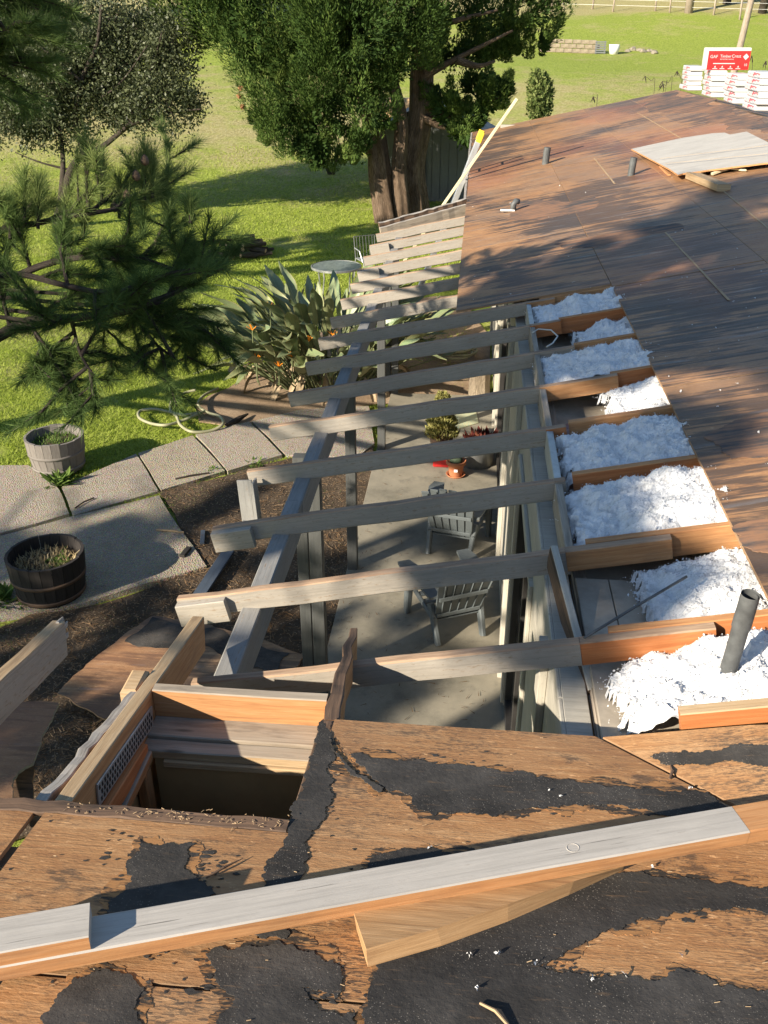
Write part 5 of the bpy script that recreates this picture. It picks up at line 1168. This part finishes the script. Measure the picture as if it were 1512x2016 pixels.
def bough(px,r0,r1,d=D0,side=10,up=.5,tint=.35,hang=.25):
    P=[DP(x,y,d+.3*math.sin(i*1.3)) for i,(x,y) in enumerate(px)]; S_=spline(P,6); m_=len(S_)
    src=PB+Vector((.15,0,max(1.2,P[0].z-.5))); br.tube([src,src.lerp(P[0],.5)+Vector((0,0,.1)),P[0]],[r0*1.4,r0*1.2,r0],7)
    br.tube(S_,[r0+(r1-r0)*i/(m_-1) for i in range(m_)],7)
    for k in range(side):
        i=int(m_*(.12+.86*(k+rn.random())/side)); i=min(i,m_-2); p=S_[i]; t_=(S_[i+1]-S_[i]).normalized(); sd=Vector((rn.normal()*.9,rn.normal()*.9,rn.normal()*.5+up)); ax=(t_*.7+sd.normalized()).normalized(); L=rn.uniform(.25,.6); e=p+ax*L
        br.tube([p,p.lerp(e,.5)+Vector((0,0,.03)),e],[.016,.012,.008],5,cap=False)
        for q in range(8): c_=p.lerp(e,.2+.8*q/7); tufton(c_,ax*.9+Vector((rn.normal()*.3,rn.normal()*.3,.2+rn.normal()*.2)),.135,tint)
        for q in range(2):
            b_=p.lerp(e,rn.uniform(.3,.9)); a2=(ax+Vector((rn.normal(),rn.normal(),rn.normal()*.6+up*.5))).normalized(); e2=b_+a2*rn.uniform(.18,.4); br.tube([b_,e2],[.009,.006],4,cap=False)
            for w_ in range(4): tufton(b_.lerp(e2,.4+.2*w_),a2+Vector((rn.normal()*.35,rn.normal()*.35,.15)),.15,tint)
    tufton(S_[-1],S_[-1]-S_[-3]); return S_
bough([(-80,705),(0,660),(60,632),(150,625),(250,608),(330,582),(395,550),(440,528)],.048,.010,D0,13,.25,.12)  # needle tint paints shade in: lower boughs darker than the upper ones
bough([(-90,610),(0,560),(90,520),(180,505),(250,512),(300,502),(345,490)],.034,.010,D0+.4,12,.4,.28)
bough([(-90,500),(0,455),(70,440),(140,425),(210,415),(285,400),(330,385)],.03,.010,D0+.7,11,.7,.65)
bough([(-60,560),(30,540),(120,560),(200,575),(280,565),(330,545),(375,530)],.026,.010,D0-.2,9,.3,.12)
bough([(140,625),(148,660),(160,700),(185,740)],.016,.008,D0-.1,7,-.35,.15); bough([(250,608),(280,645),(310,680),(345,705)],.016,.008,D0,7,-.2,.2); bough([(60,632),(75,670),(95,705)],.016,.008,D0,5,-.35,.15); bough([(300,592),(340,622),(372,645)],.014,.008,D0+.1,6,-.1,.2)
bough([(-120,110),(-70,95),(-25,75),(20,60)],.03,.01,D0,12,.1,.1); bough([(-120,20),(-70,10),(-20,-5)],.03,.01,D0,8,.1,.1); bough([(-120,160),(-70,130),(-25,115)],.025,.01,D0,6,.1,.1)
# upright candles on the sunny side
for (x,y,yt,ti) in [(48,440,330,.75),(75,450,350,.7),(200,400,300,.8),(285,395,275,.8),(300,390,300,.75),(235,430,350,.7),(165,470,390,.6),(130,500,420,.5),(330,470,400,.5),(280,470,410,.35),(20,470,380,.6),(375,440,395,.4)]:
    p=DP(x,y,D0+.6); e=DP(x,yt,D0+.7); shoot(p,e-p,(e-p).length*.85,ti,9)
for k in range(46):   # upper crown above the frame, keeps the tree whole
    z=rn.uniform(4.6,8.0); a=rn.random()*6.283; L=2.6*(1-(z-4.5)/4.2)+.5; p0=PB+Vector((.2,0,z)); e=p0+Vector((math.cos(a),math.sin(a),.2))*L
    if (e.y-e.x)<18.4: continue  # boughs whose shadow would cross the sunlit plant clump are left out
    br.tube([p0,e],[.04,.015],5,cap=False)
    for q in range(26): u=.3+.7*rn.random(); tufton(p0.lerp(e,u)+Vector((rn.normal()*.25,rn.normal()*.25,rn.normal()*.15)),(math.cos(a)+rn.normal()*.5,math.sin(a)+rn.normal()*.5,.6),.22)
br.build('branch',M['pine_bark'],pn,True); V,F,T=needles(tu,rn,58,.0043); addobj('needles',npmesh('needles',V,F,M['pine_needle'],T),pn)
for (x,y) in [(195,342),(285,316),(268,346),(225,408),(250,385),(310,480),(243,494)]:
    p=DP(x,y,D0+.55); mb=MB(); mb.lathe([(.002,-.04),(.028,-.025),(.034,0),(.024,.025),(.004,.045)],8,p); mb.build('pine_cone',M['dark_wood'],pn,True)

# the tall pines left of the viewer out of view, crowns cut to throw shade on the middle of the roof
def shade_keep(p):
    """crown cut by where its shadow lands: wing left lit, middle of the roof shaded"""
    w_=(p.y-p.x)/1.414; u_=(p.x+p.y)/1.414+(p.z-2.7)*2.14
    if w_<4.6: return w_>2.0+.25*math.sin(u_*1.7) and 1.9+.35*math.sin(w_*4)<u_<12.2
    if w_<6.3: return u_<12.2 and (u_>2.5 or math.sin(w_*5)+math.sin(u_*3.1)>.2)
    return u_<2.4 and math.sin(w_*4.3)+math.sin(u_*3.7)>.1
def shade_prof(z): return 4.4 if z<6.4 else (3.2 if z<13 else 1.8)
pine('pine_tree','tall pine left of the house shading the middle of the roof',(-8.9,-3.4,-.06),13.8,4.4,3.6,21,22,26,.30,.034,M['pine_needle'],14,prof=shade_prof,ntuft=18,keep=shade_keep)
def walk_keep(p):  # trims the added pine's crown to the dapples wanted on the walk
    w_=(p.y-p.x)/1.414; u_=(p.x+p.y)/1.414+(p.z-2.7)*2.14
    return 2.6<w_<9.8 and -7<u_<-.9+.4*math.sin(w_*3) and math.sin(w_*3.3+u_)+math.sin(u_*2.9-w_)>(-.5 if w_>4.6 else .35)
pine('pine_tree','smaller unseen pine added beside the tall one to shade the walkway',(-11.3,-1.6,-.06),8.2,3.6,3.4,27,11,30,.30,.03,M['pine_needle'],10,prof=lambda z:3.6,ntuft=12,keep=walk_keep)
pine('pine_tree','pine standing off the left side whose shadow crosses the far lawn',(-15.5,12.5,-.06),9.5,4.2,2.6,23,8,30,.30,.024,M['pine_needle'],8)
# ------------------------------------------------------------------ shed, table, woodpile, shrub and the slope behind
sc0=FP(880,402); sh=thing('garden_shed','dark grey wooden shed with gable roof behind the cypress','shed',(sc0.x,sc0.y,0)); shy=30.2
apex=YP(842,196,shy); x0=YP(735,330,shy).x; x1=YP(968,300,shy).x; ez=YP(950,262,shy).z; gx=apex.x
nb=14
for i in range(nb):
    a=x0+(x1-x0)*i/nb; c=x0+(x1-x0)*(i+1)/nb; zt=lambda x: ez+(apex.z-ez)*(1-abs(x-gx)/max(gx-x0,x1-gx))-.08
    mb=MB(); mb.prism([(a+.008,shy,-.3),(c-.008,shy,-.3),(c-.008,shy,zt(c)),(a+.008,shy,zt(a))],(0,.03,0)); mb.build('wall_board',M['shed_side'],sh)
mb=MB(); mb.prism([(x0,shy+.031,-.3),(x1,shy+.031,-.3),(x1,shy+.031,ez-.1),(gx,shy+.031,apex.z-.12),(x0,shy+.031,ez-.1)],(0,3.2,0)); mb.build('shed_body',M['shed_side'],sh)
for sx,xe in((-1,x0-.25),(1,x1+.25)):
    ze=ez-.15; mb=MB(); mb.prism([(gx,shy-.25,apex.z),(xe,shy-.25,ze),(xe,shy+3.4,ze),(gx,shy+3.4,apex.z)],(0,0,-.05)); mb.build('roof',M['shed_roof'],sh)
    mb=MB(); mb.beam((gx,shy-.27,apex.z-.06),(xe,shy-.27,ze-.06),.03,.12); mb.build('fascia',M['dark_frame'],sh)
mb=MB(); mb.beam((x0+1.6,shy-.03,-.2),(x0+1.6,shy-.03,1.6),.1,.03,up=(0,1,0)); mb.build('trim_board',M['dark_frame'],sh)
tp=MB(); q=YP(855,205,33.5); tp.box((q.x-2.2,33.6,q.z-1.2),(q.x+.5,34.4,q.z+.15),cham=.2); o=tp.build('tan_tank',M['tan_tarp']); tag(o,'tan covered load glimpsed behind the shed roof','cover')

c_=FP(662,524,.70); tb=thing('patio_table','round glass garden table on the shaded lawn','table',(c_.x,c_.y,-.05))
mb=MB(); mb.lathe([(.001,.735),(.49,.735),(.505,.745),(.49,.755),(.001,.755)],36); mb.build('table_top',M['table_glass'],tb,local=True)
mb=MB(); mb.lathe([(.48,.72),(.515,.72),(.515,.76),(.502,.765)],36); mb.build('rim',M['galv'],tb,local=True)
for k in range(4): a=.8+k*1.571; mb=MB(); mb.tube([(math.cos(a)*.5,math.sin(a)*.5,0),(math.cos(a)*.42,math.sin(a)*.42,.4),(math.cos(a)*.45,math.sin(a)*.45,.72)],.016,7); mb.build('leg',M['galv'],tb,local=True)
c_=FP(728,545,0); ch=thing('metal_chair','wire backed garden chair beside the glass table','chair',(c_.x,c_.y,-.05),rz=.5)
mb=MB(); mb.box((-.25,-.25,.43),(.25,.25,.45),cham=.008); mb.build('seat',M['galv'],ch,local=True)
mb=MB(); mb.tube([(-.24,.24,.44),(-.25,.32,.9),(.25,.32,.9),(.24,.24,.44)],.014,7); mb.build('back_frame',M['pipe'],ch,local=True)
for k in range(6): mb=MB(); mb.tube([(-.19+k*.075,.245,.45),(-.19+k*.075,.315,.9)],.006,5); mb.build('back_wire',M['pipe'],ch,local=True)
for sx in(-1,1):
    for sy in(-1,1): mb=MB(); mb.tube([(sx*.24,sy*.24,.44),(sx*.27,sy*.28,0)],.014,7); mb.build('leg',M['galv'],ch,local=True)
    mb=MB(); mb.tube([(sx*.25,.28,.66),(sx*.28,-.1,.66),(sx*.26,-.24,.44)],.013,7); mb.build('arm',M['galv'],ch,local=True)
# firewood heap
rn_=random.Random(8); c_=FP(480,498)
for k in range(34):
    a=rn_.gauss(.35,.35); L=rn_.uniform(.35,.7); lay=k%4; p=Vector((c_.x+rn_.uniform(-.55,.5)*(1-.18*lay),c_.y+rn_.uniform(-.35,.35)*(1-.2*lay),.02+lay*.11)); d=Vector((math.cos(a),math.sin(a),rn_.uniform(-.2,.2)))*L/2; mb=MB(); r=rn_.uniform(.035,.075); mb.tube([p-d,p,p+d],[r,r*1.05,r*.95],7); 
    for i in range(len(mb.f)-2,len(mb.f)): mb.m[i]=1
    o=mb.build('firewood_log',[M['oak_bark'],M['tan_wood']]); tag(o,'split dark log in the small firewood heap on the lawn','log','firewood heap on the lawn')
# round shrub beyond the roof
q=YP(1063,222,27.0); q.z=gz(q.x,q.y); shb=thing('shrub','small upright green shrub on the slope beyond the roof','shrub',q)
PV=[]
for (px_,py_,rx_,ry_,n_) in [(1063,200,25,34,2600),(1060,165,19,22,1500),(1072,180,16,22,900)]:
    c_,r_,_=lobe(px_,py_,rx_,ry_,27.0); dd=unit(RNG.normal(size=(n_,3)))*(RNG.random((n_,1))**.4)*(.75+.4*RNG.random((n_,1))); PV.append(np.array(c_)+dd*np.array(r_))
P_=np.concatenate(PV); Vq,Fq=leaf_quads(P_,np.array([0,0,.6])+RNG.normal(size=P_.shape)*.6,.10,RNG,.5,.5); addobj('foliage',npmesh('foliage',Vq,Fq,M['shrub_leaf'],RNG.random(len(P_))),shb); mb=MB(); mb.tube([q-Vector((0,0,.1)),YP(1063,190,27.0)],[.05,.03],6); mb.build('stem',M['oak_bark'],shb)

def GP(x,y):
    """where a sight line meets the ground"""
    v=ray(x,y); c=Vector((0,0,CAMZ)); t_=3.
    while t_<400:
        p=c+v*t_
        if p.z<gz(p.x,p.y): return p
        t_+=.25
    return p
# retaining wall of split blocks, pallet, bucket and rocks on the slope
w0=GP(1178,106); wy=w0.y; pm=wy/FPX*1.02
rw=thing('retaining_wall','low block retaining wall on the far slope','wall',w0); bw=pm*13.5; bh=pm*7.0
wbm=MB(); wbm.box((-bw*.48,-.12,-bh*.47),(bw*.48,.12,bh*.47),cham=.03); bme=wbm.fixn(wbm.mesh('block',M['block']))
xw0=YP(1070,106,wy).x
for r_ in range(3):
    for i in range(9):
        xx=xw0+(i+.5*(r_%2))*bw
        if xx>w0.x: continue
        o=link(bpy.data.objects.new('block',bme)); o.parent=rw; o.matrix_parent_inverse=Matrix.Translation(-rw.location); o.location=(xx+random.uniform(-.02,.02),wy+.06*r_+random.uniform(-.03,.03),gz(xx,wy)+bh*(r_+.4)); o.rotation_euler=(random.uniform(-.05,.05),0,random.uniform(-.06,.06))
q=GP(1181,107); mb=MB(); hw=pm*9
for k in range(6): mb.beam((q.x-hw,q.y,q.z+.1+k*pm*3.2),(q.x+hw,q.y,q.z+.1+k*pm*3.2),.03,pm*2.0)
mb.beam((q.x-hw*.8,q.y+.05,q.z),(q.x-hw*.8,q.y+.05,q.z+pm*20),.08,.08,up=(0,1,0)); mb.beam((q.x+hw*.8,q.y+.05,q.z),(q.x+hw*.8,q.y+.05,q.z+pm*20),.08,.08,up=(0,1,0)); o=mb.build('slatted_crate',M['shed_side']); tag(o,'grey slatted crate standing at the end of the retaining wall','crate')
q=GP(1208,107); mb=MB(); mb.lathe([(.001,0),(pm*7,0),(pm*9,pm*15),(pm*8.5,pm*15),(.001,pm*12)],18,q); o=mb.build('white_bucket',M['white_plastic'],None,True); tag(o,'white bucket beside the slatted crate','bucket')
for k,(x,y) in enumerate([(1236,103),(1246,100),(1258,101),(1266,104),(1278,103),(1288,106)]):
    q=GP(x,y); r=pm*random.uniform(5,8); bm=bmesh.new(); bmesh.ops.create_icosphere(bm,subdivisions=2,radius=r)
    for v in bm.verts: v.co*=1+.35*noise.noise(v.co*2.2/r*.6+Vector((k*7,0,0))); v.co.z*=.7
    me=bpy.data.meshes.new('field_rock'); bm.to_mesh(me); bm.free(); me.materials.append(M['rock']); o=link(bpy.data.objects.new('field_rock',me)); o.location=q+Vector((0,0,r*.3)); tag(o,'pale field rock, number %s from the white bucket'%['one','two','three','four','five','six'][k],'rock','rocks on the slope')
    o['label']='pale rock, %s along from the white bucket on the slope'%['first','second','third','fourth','fifth','last'][k]
# utility pole, fence, far trees
a=YP(1443,150,46); c=YP(1484,-20,46); d=(c-a).normalized(); mb=MB(); mb.tube([a-d*4,a,c,c+d*5],[.15,.145,.13,.11],12); o=mb.build('utility_pole',M['pole'],None,True); tag(o,'leaning wooden utility pole behind the shingle stacks','pole')
for k,(x,y,wd) in enumerate([(1086,22,.09),(1110,20,.06),(1166,18,.08),(1206,24,.07),(1290,22,.07),(1318,26,.06),(1405,30,.08),(1456,40,.08),(1355,26,.34)]):
    q=GP(x,y); mb=MB(); mb.tube([q-Vector((0,0,.2)),q+Vector((random.uniform(-.1,.1),0,1.5 if wd<.3 else 6))],[wd,wd*.9],7); 
    if wd<.3: o=mb.build('fence_post',M['pole'],None,True); tag(o,'thin wooden fence post on the far slope, %s from the left'%['first','second','third','fourth','fifth','sixth','seventh','eighth'][k],'fence post','posts of the far wire fence')
    else: o=mb.build('wooden_post',M['pole'],None,True); tag(o,'thick wooden post at the top edge of the pasture','post')
q0,q1=GP(1070,20),GP(1530,34); mb=MB()
for z in(.5,.9,1.3): mb.tube([q0+(q1-q0)*i/10+Vector((0,0,z)) for i in range(11)],.012,4)
o=mb.build('wire_fence',M['galv']); tag(o,'thin wire strung between the far fence posts','fence')
def fartree(px,py,h,r,name,label,leaf,seed,base_y=None,dens=1.0,sz=.3):
    q=GP(px,py); rn2=np.random.default_rng(seed); t_=thing(name,label,'tree',q,'trees along the far slope'); mb=MB(); mb.tube([q-Vector((0,0,.3)),q+Vector((.2,0,h*.35)),q+Vector((0,.2,h*.7))],[r*.07,r*.055,r*.03],8)
    for k in range(5): a=k*1.3; mb.tube([q+Vector((.15,0,h*.35)),q+Vector((math.cos(a)*r*.6,math.sin(a)*r*.6,h*.7))],[r*.035,r*.012],6)
    mb.build('trunk',M['oak_bark'],t_,True); L=[]
    for k in range(9): a=rn2.random()*6.28; rr=r*.55*rn2.random()**.5; L.append(((q.x+math.cos(a)*rr,q.y+math.sin(a)*rr,q.z+h*(.5+.42*rn2.random())),(r*.5,r*.5,r*.38),dens))
    Vq,Fq,Tq=sprays(L,32,60,sz,rn2,r*.25,r*.12,.3); addobj('crown',npmesh('crown',Vq,Fq,leaf,Tq),t_)
for k,(x,y,h,r,lb) in enumerate([(20,70,11,6,'far dark tree behind the oak, leftmost'),(150,60,12,7,'far dark tree behind the oak, second from left'),(300,45,9,5.5,'far tree between oak and cypress'),(1500,26,9,5,'pale trunked tree at the top right corner'),(1430,8,9,5,'far tree above the fence left of the corner'),(1300,-10,9,5,'far tree above the fence middle'),(480,35,7,4,'far low tree left of the cypress crown')]):
    fartree(x,y,h,r,'far_tree',lb,M['far_leaf'],50+k)
# seedy stalks poking up beyond the rake edge
for k,(x,y,x2,y2) in enumerate([(1288,178,1270,150),(1175,205,1168,190),(1340,180,1333,140),(1322,172,1304,160),(1470,190,1480,110),(1486,200,1508,120),(1310,178,1305,166)]):
    A_=YP(x,y,25.4); B_=YP(x2,y2,25.4); mb=MB(); mb.tube(spline([Vector((A_.x,25.4,.5)),A_,A_.lerp(B_,.6)+Vector((.05,0,.02)),B_],4),.006,5)
    o=thing('dry_weed','dry weed stalk with dark seed head beyond the gable edge, %s from the left'%['third','first','fifth','fourth','sixth','last','second'][k],'weed',(A_.x,25.4,.5),'dry stalks beyond the gable edge'); mb.build('stem',M['oak_bark'],o)
    mb=MB()
    for j in range(4): mb.beam(B_,B_+Vector((random.uniform(-.08,.08),random.uniform(-.04,.04),-random.uniform(.08,.16))),.03,.012,taper=.3,seg=2)
    mb.build('seed_head',M['oak_bark'],o)

# ------------------------------------------------------------------ grass, weeds and litter
def blades(n, region, hgt, wid, m, name, label, lean=.5, filt=None):
    V=np.zeros((n,3,3),dtype=np.float32); k=0; tn=[]
    while k<n:
        x,y=region()
        if filt and not filt(x,y): continue
        z=gz(x,y); h_=hgt*RNG.uniform(.5,1.3); a=RNG.random()*6.283; dx,dy=math.cos(a)*wid,math.sin(a)*wid; lx,ly=RNG.normal()*lean*h_,RNG.normal()*lean*h_
        V[k]=((x-dx,y-dy,z-.01),(x+dx,y+dy,z-.01),(x+lx,y+ly,z+h_)); k+=1; tn.append(np.clip(RNG.normal(.5,.2)+.35*noise.noise((x*1.2,y*1.2,9)),0,1))
    o=link(bpy.data.objects.new(name,npmesh(name,V.reshape(-1,3),np.arange(3*n).reshape(-1,3),m,tn))); tag(o,label,'grass',None,'stuff'); return o
def inpoly(x,y,P):
    c=False; j=len(P)-1
    for i in range(len(P)):
        if (P[i][1]>y)!=(P[j][1]>y) and x<(P[j][0]-P[i][0])*(y-P[i][1])/(P[j][1]-P[i][1])+P[i][0]: c=not c
        j=i
    return c
NOGRASS=[[(p.x,p.y) for p in bed],[(p.x,p.y) for p in bed2]]+[[tuple(FP(*zz3(*q))[:2]) for q in s_] for s_ in slabs]
def lawn_ok(x,y):
    if x>-1.2 and y<24: return x<-.0 and y>13.6
    if any(inpoly(x,y,P) for P in NOGRASS): return False
    return noise.noise((x*.55,y*.55,4))>-.55
def reg():
    while True:
        px=RNG.uniform(-40,930); py=450+RNG.random()**1.0*560; p=FP(px,py)
        if py<1000: return p.x,p.y
def reg2():
    p=FP(RNG.uniform(-20,940),RNG.uniform(330,560)); return p.x,p.y
blades(80000,reg,.045,.009,M['grass_blade'],'lawn_grass','short bright green grass and clover on the near lawn',1.1,lawn_ok)
blades(50000,reg2,.06,.016,M['grass_blade'],'lawn_grass','short grass on the farther lawn',1.0,lambda x,y:y<45 and not(x>-.3 and y<25) and lawn_ok(x,y))
def reg3(): return RNG.uniform(8,60),RNG.uniform(72,100)
def bedreg():
    while True:
        p=FP(RNG.uniform(-20,740),RNG.uniform(900,1560)); 
        if inpoly(p.x,p.y,NOGRASS[0]): return p.x,p.y
blades(5000,bedreg,.045,.006,M['weed'],'bed_grass','sparse green tufts growing in the soil bed',.8,lambda x,y:noise.noise((x*1.1,y*1.1,6))>.12)
n=7000; V=np.zeros((n,3,3),dtype=np.float32)
for k in range(n):
    x,y=bedreg(); a=RNG.random()*6.283; L=RNG.uniform(.03,.14); wv=RNG.uniform(.002,.005); dx,dy=math.cos(a),math.sin(a); z=-.018+RNG.random()*.015
    V[k]=((x-dy*wv,y+dx*wv,z),(x+dy*wv,y-dx*wv,z+.002),(x+dx*L,y+dy*L,z+RNG.random()*.012))
o=link(bpy.data.objects.new('needle_litter',npmesh('needle_litter',V.reshape(-1,3),np.arange(3*n).reshape(-1,3),M['litter'],RNG.random(n)))); tag(o,'brown pine needle litter on the soil bed','litter',None,'stuff')
# wood chips and dark needles strewn on the patio and walk
n=900; V=np.zeros((n,3,3),dtype=np.float32)
for k in range(n):
    p=FP(RNG.uniform(150,960),RNG.uniform(830,1420)); x,y=p.x,p.y; a=RNG.random()*6.283; L=RNG.uniform(.02,.09); wv=RNG.uniform(.0015,.004); dx,dy=math.cos(a),math.sin(a); z=.010
    V[k]=((x-dy*wv,y+dx*wv,z),(x+dy*wv,y-dx*wv,z+.002),(x+dx*L,y+dy*L,z+.004))
o=link(bpy.data.objects.new('fallen_needles',npmesh('fallen_needles',V.reshape(-1,3),np.arange(3*n).reshape(-1,3),M['litter'],RNG.random(n)*.3))); tag(o,'dark fallen needles and chips on the paving','litter',None,'stuff')
# leafy weeds at the foot of the barrels and along the bed edge
for k,(x,y,n,r,lb) in enumerate([(118,950,70,.28,'leafy green weed clump at the foot of the pale barrel'),(15,1180,60,.3,'leafy weed clump left of the dark barrel'),(505,912,30,.16,'small weed tuft at the walkway corner'),(425,925,26,.14,'green tuft at the slab joint beside the soil bed'),(815,640,60,.5,'low broad leaves under the rafters behind the posts')]):
    p=FP(x,y); V=[];F=[];tn=[]
    for i in range(n):
        a=RNG.random()*6.283; L=r*RNG.uniform(.4,1); e=RNG.uniform(.25,1.0); d=np.array([math.cos(a)*math.cos(e),math.sin(a)*math.cos(e),math.sin(e)]); s_=np.array([-math.sin(a),math.cos(a),0])*L*.11; b0=np.array([p.x+RNG.normal()*.05,p.y+RNG.normal()*.05,-.03]); q=len(V); V+=[b0,b0+d*L*.6-s_,b0+d*L+np.array([0,0,-.02]),b0+d*L*.6+s_]; F.append((q,q+1,q+2,q+3)); tn.append(RNG.random())
    o=link(bpy.data.objects.new('weed_clump',npmesh('weed_clump',V,F,M['weed'],tn))); tag(o,lb,'weed')
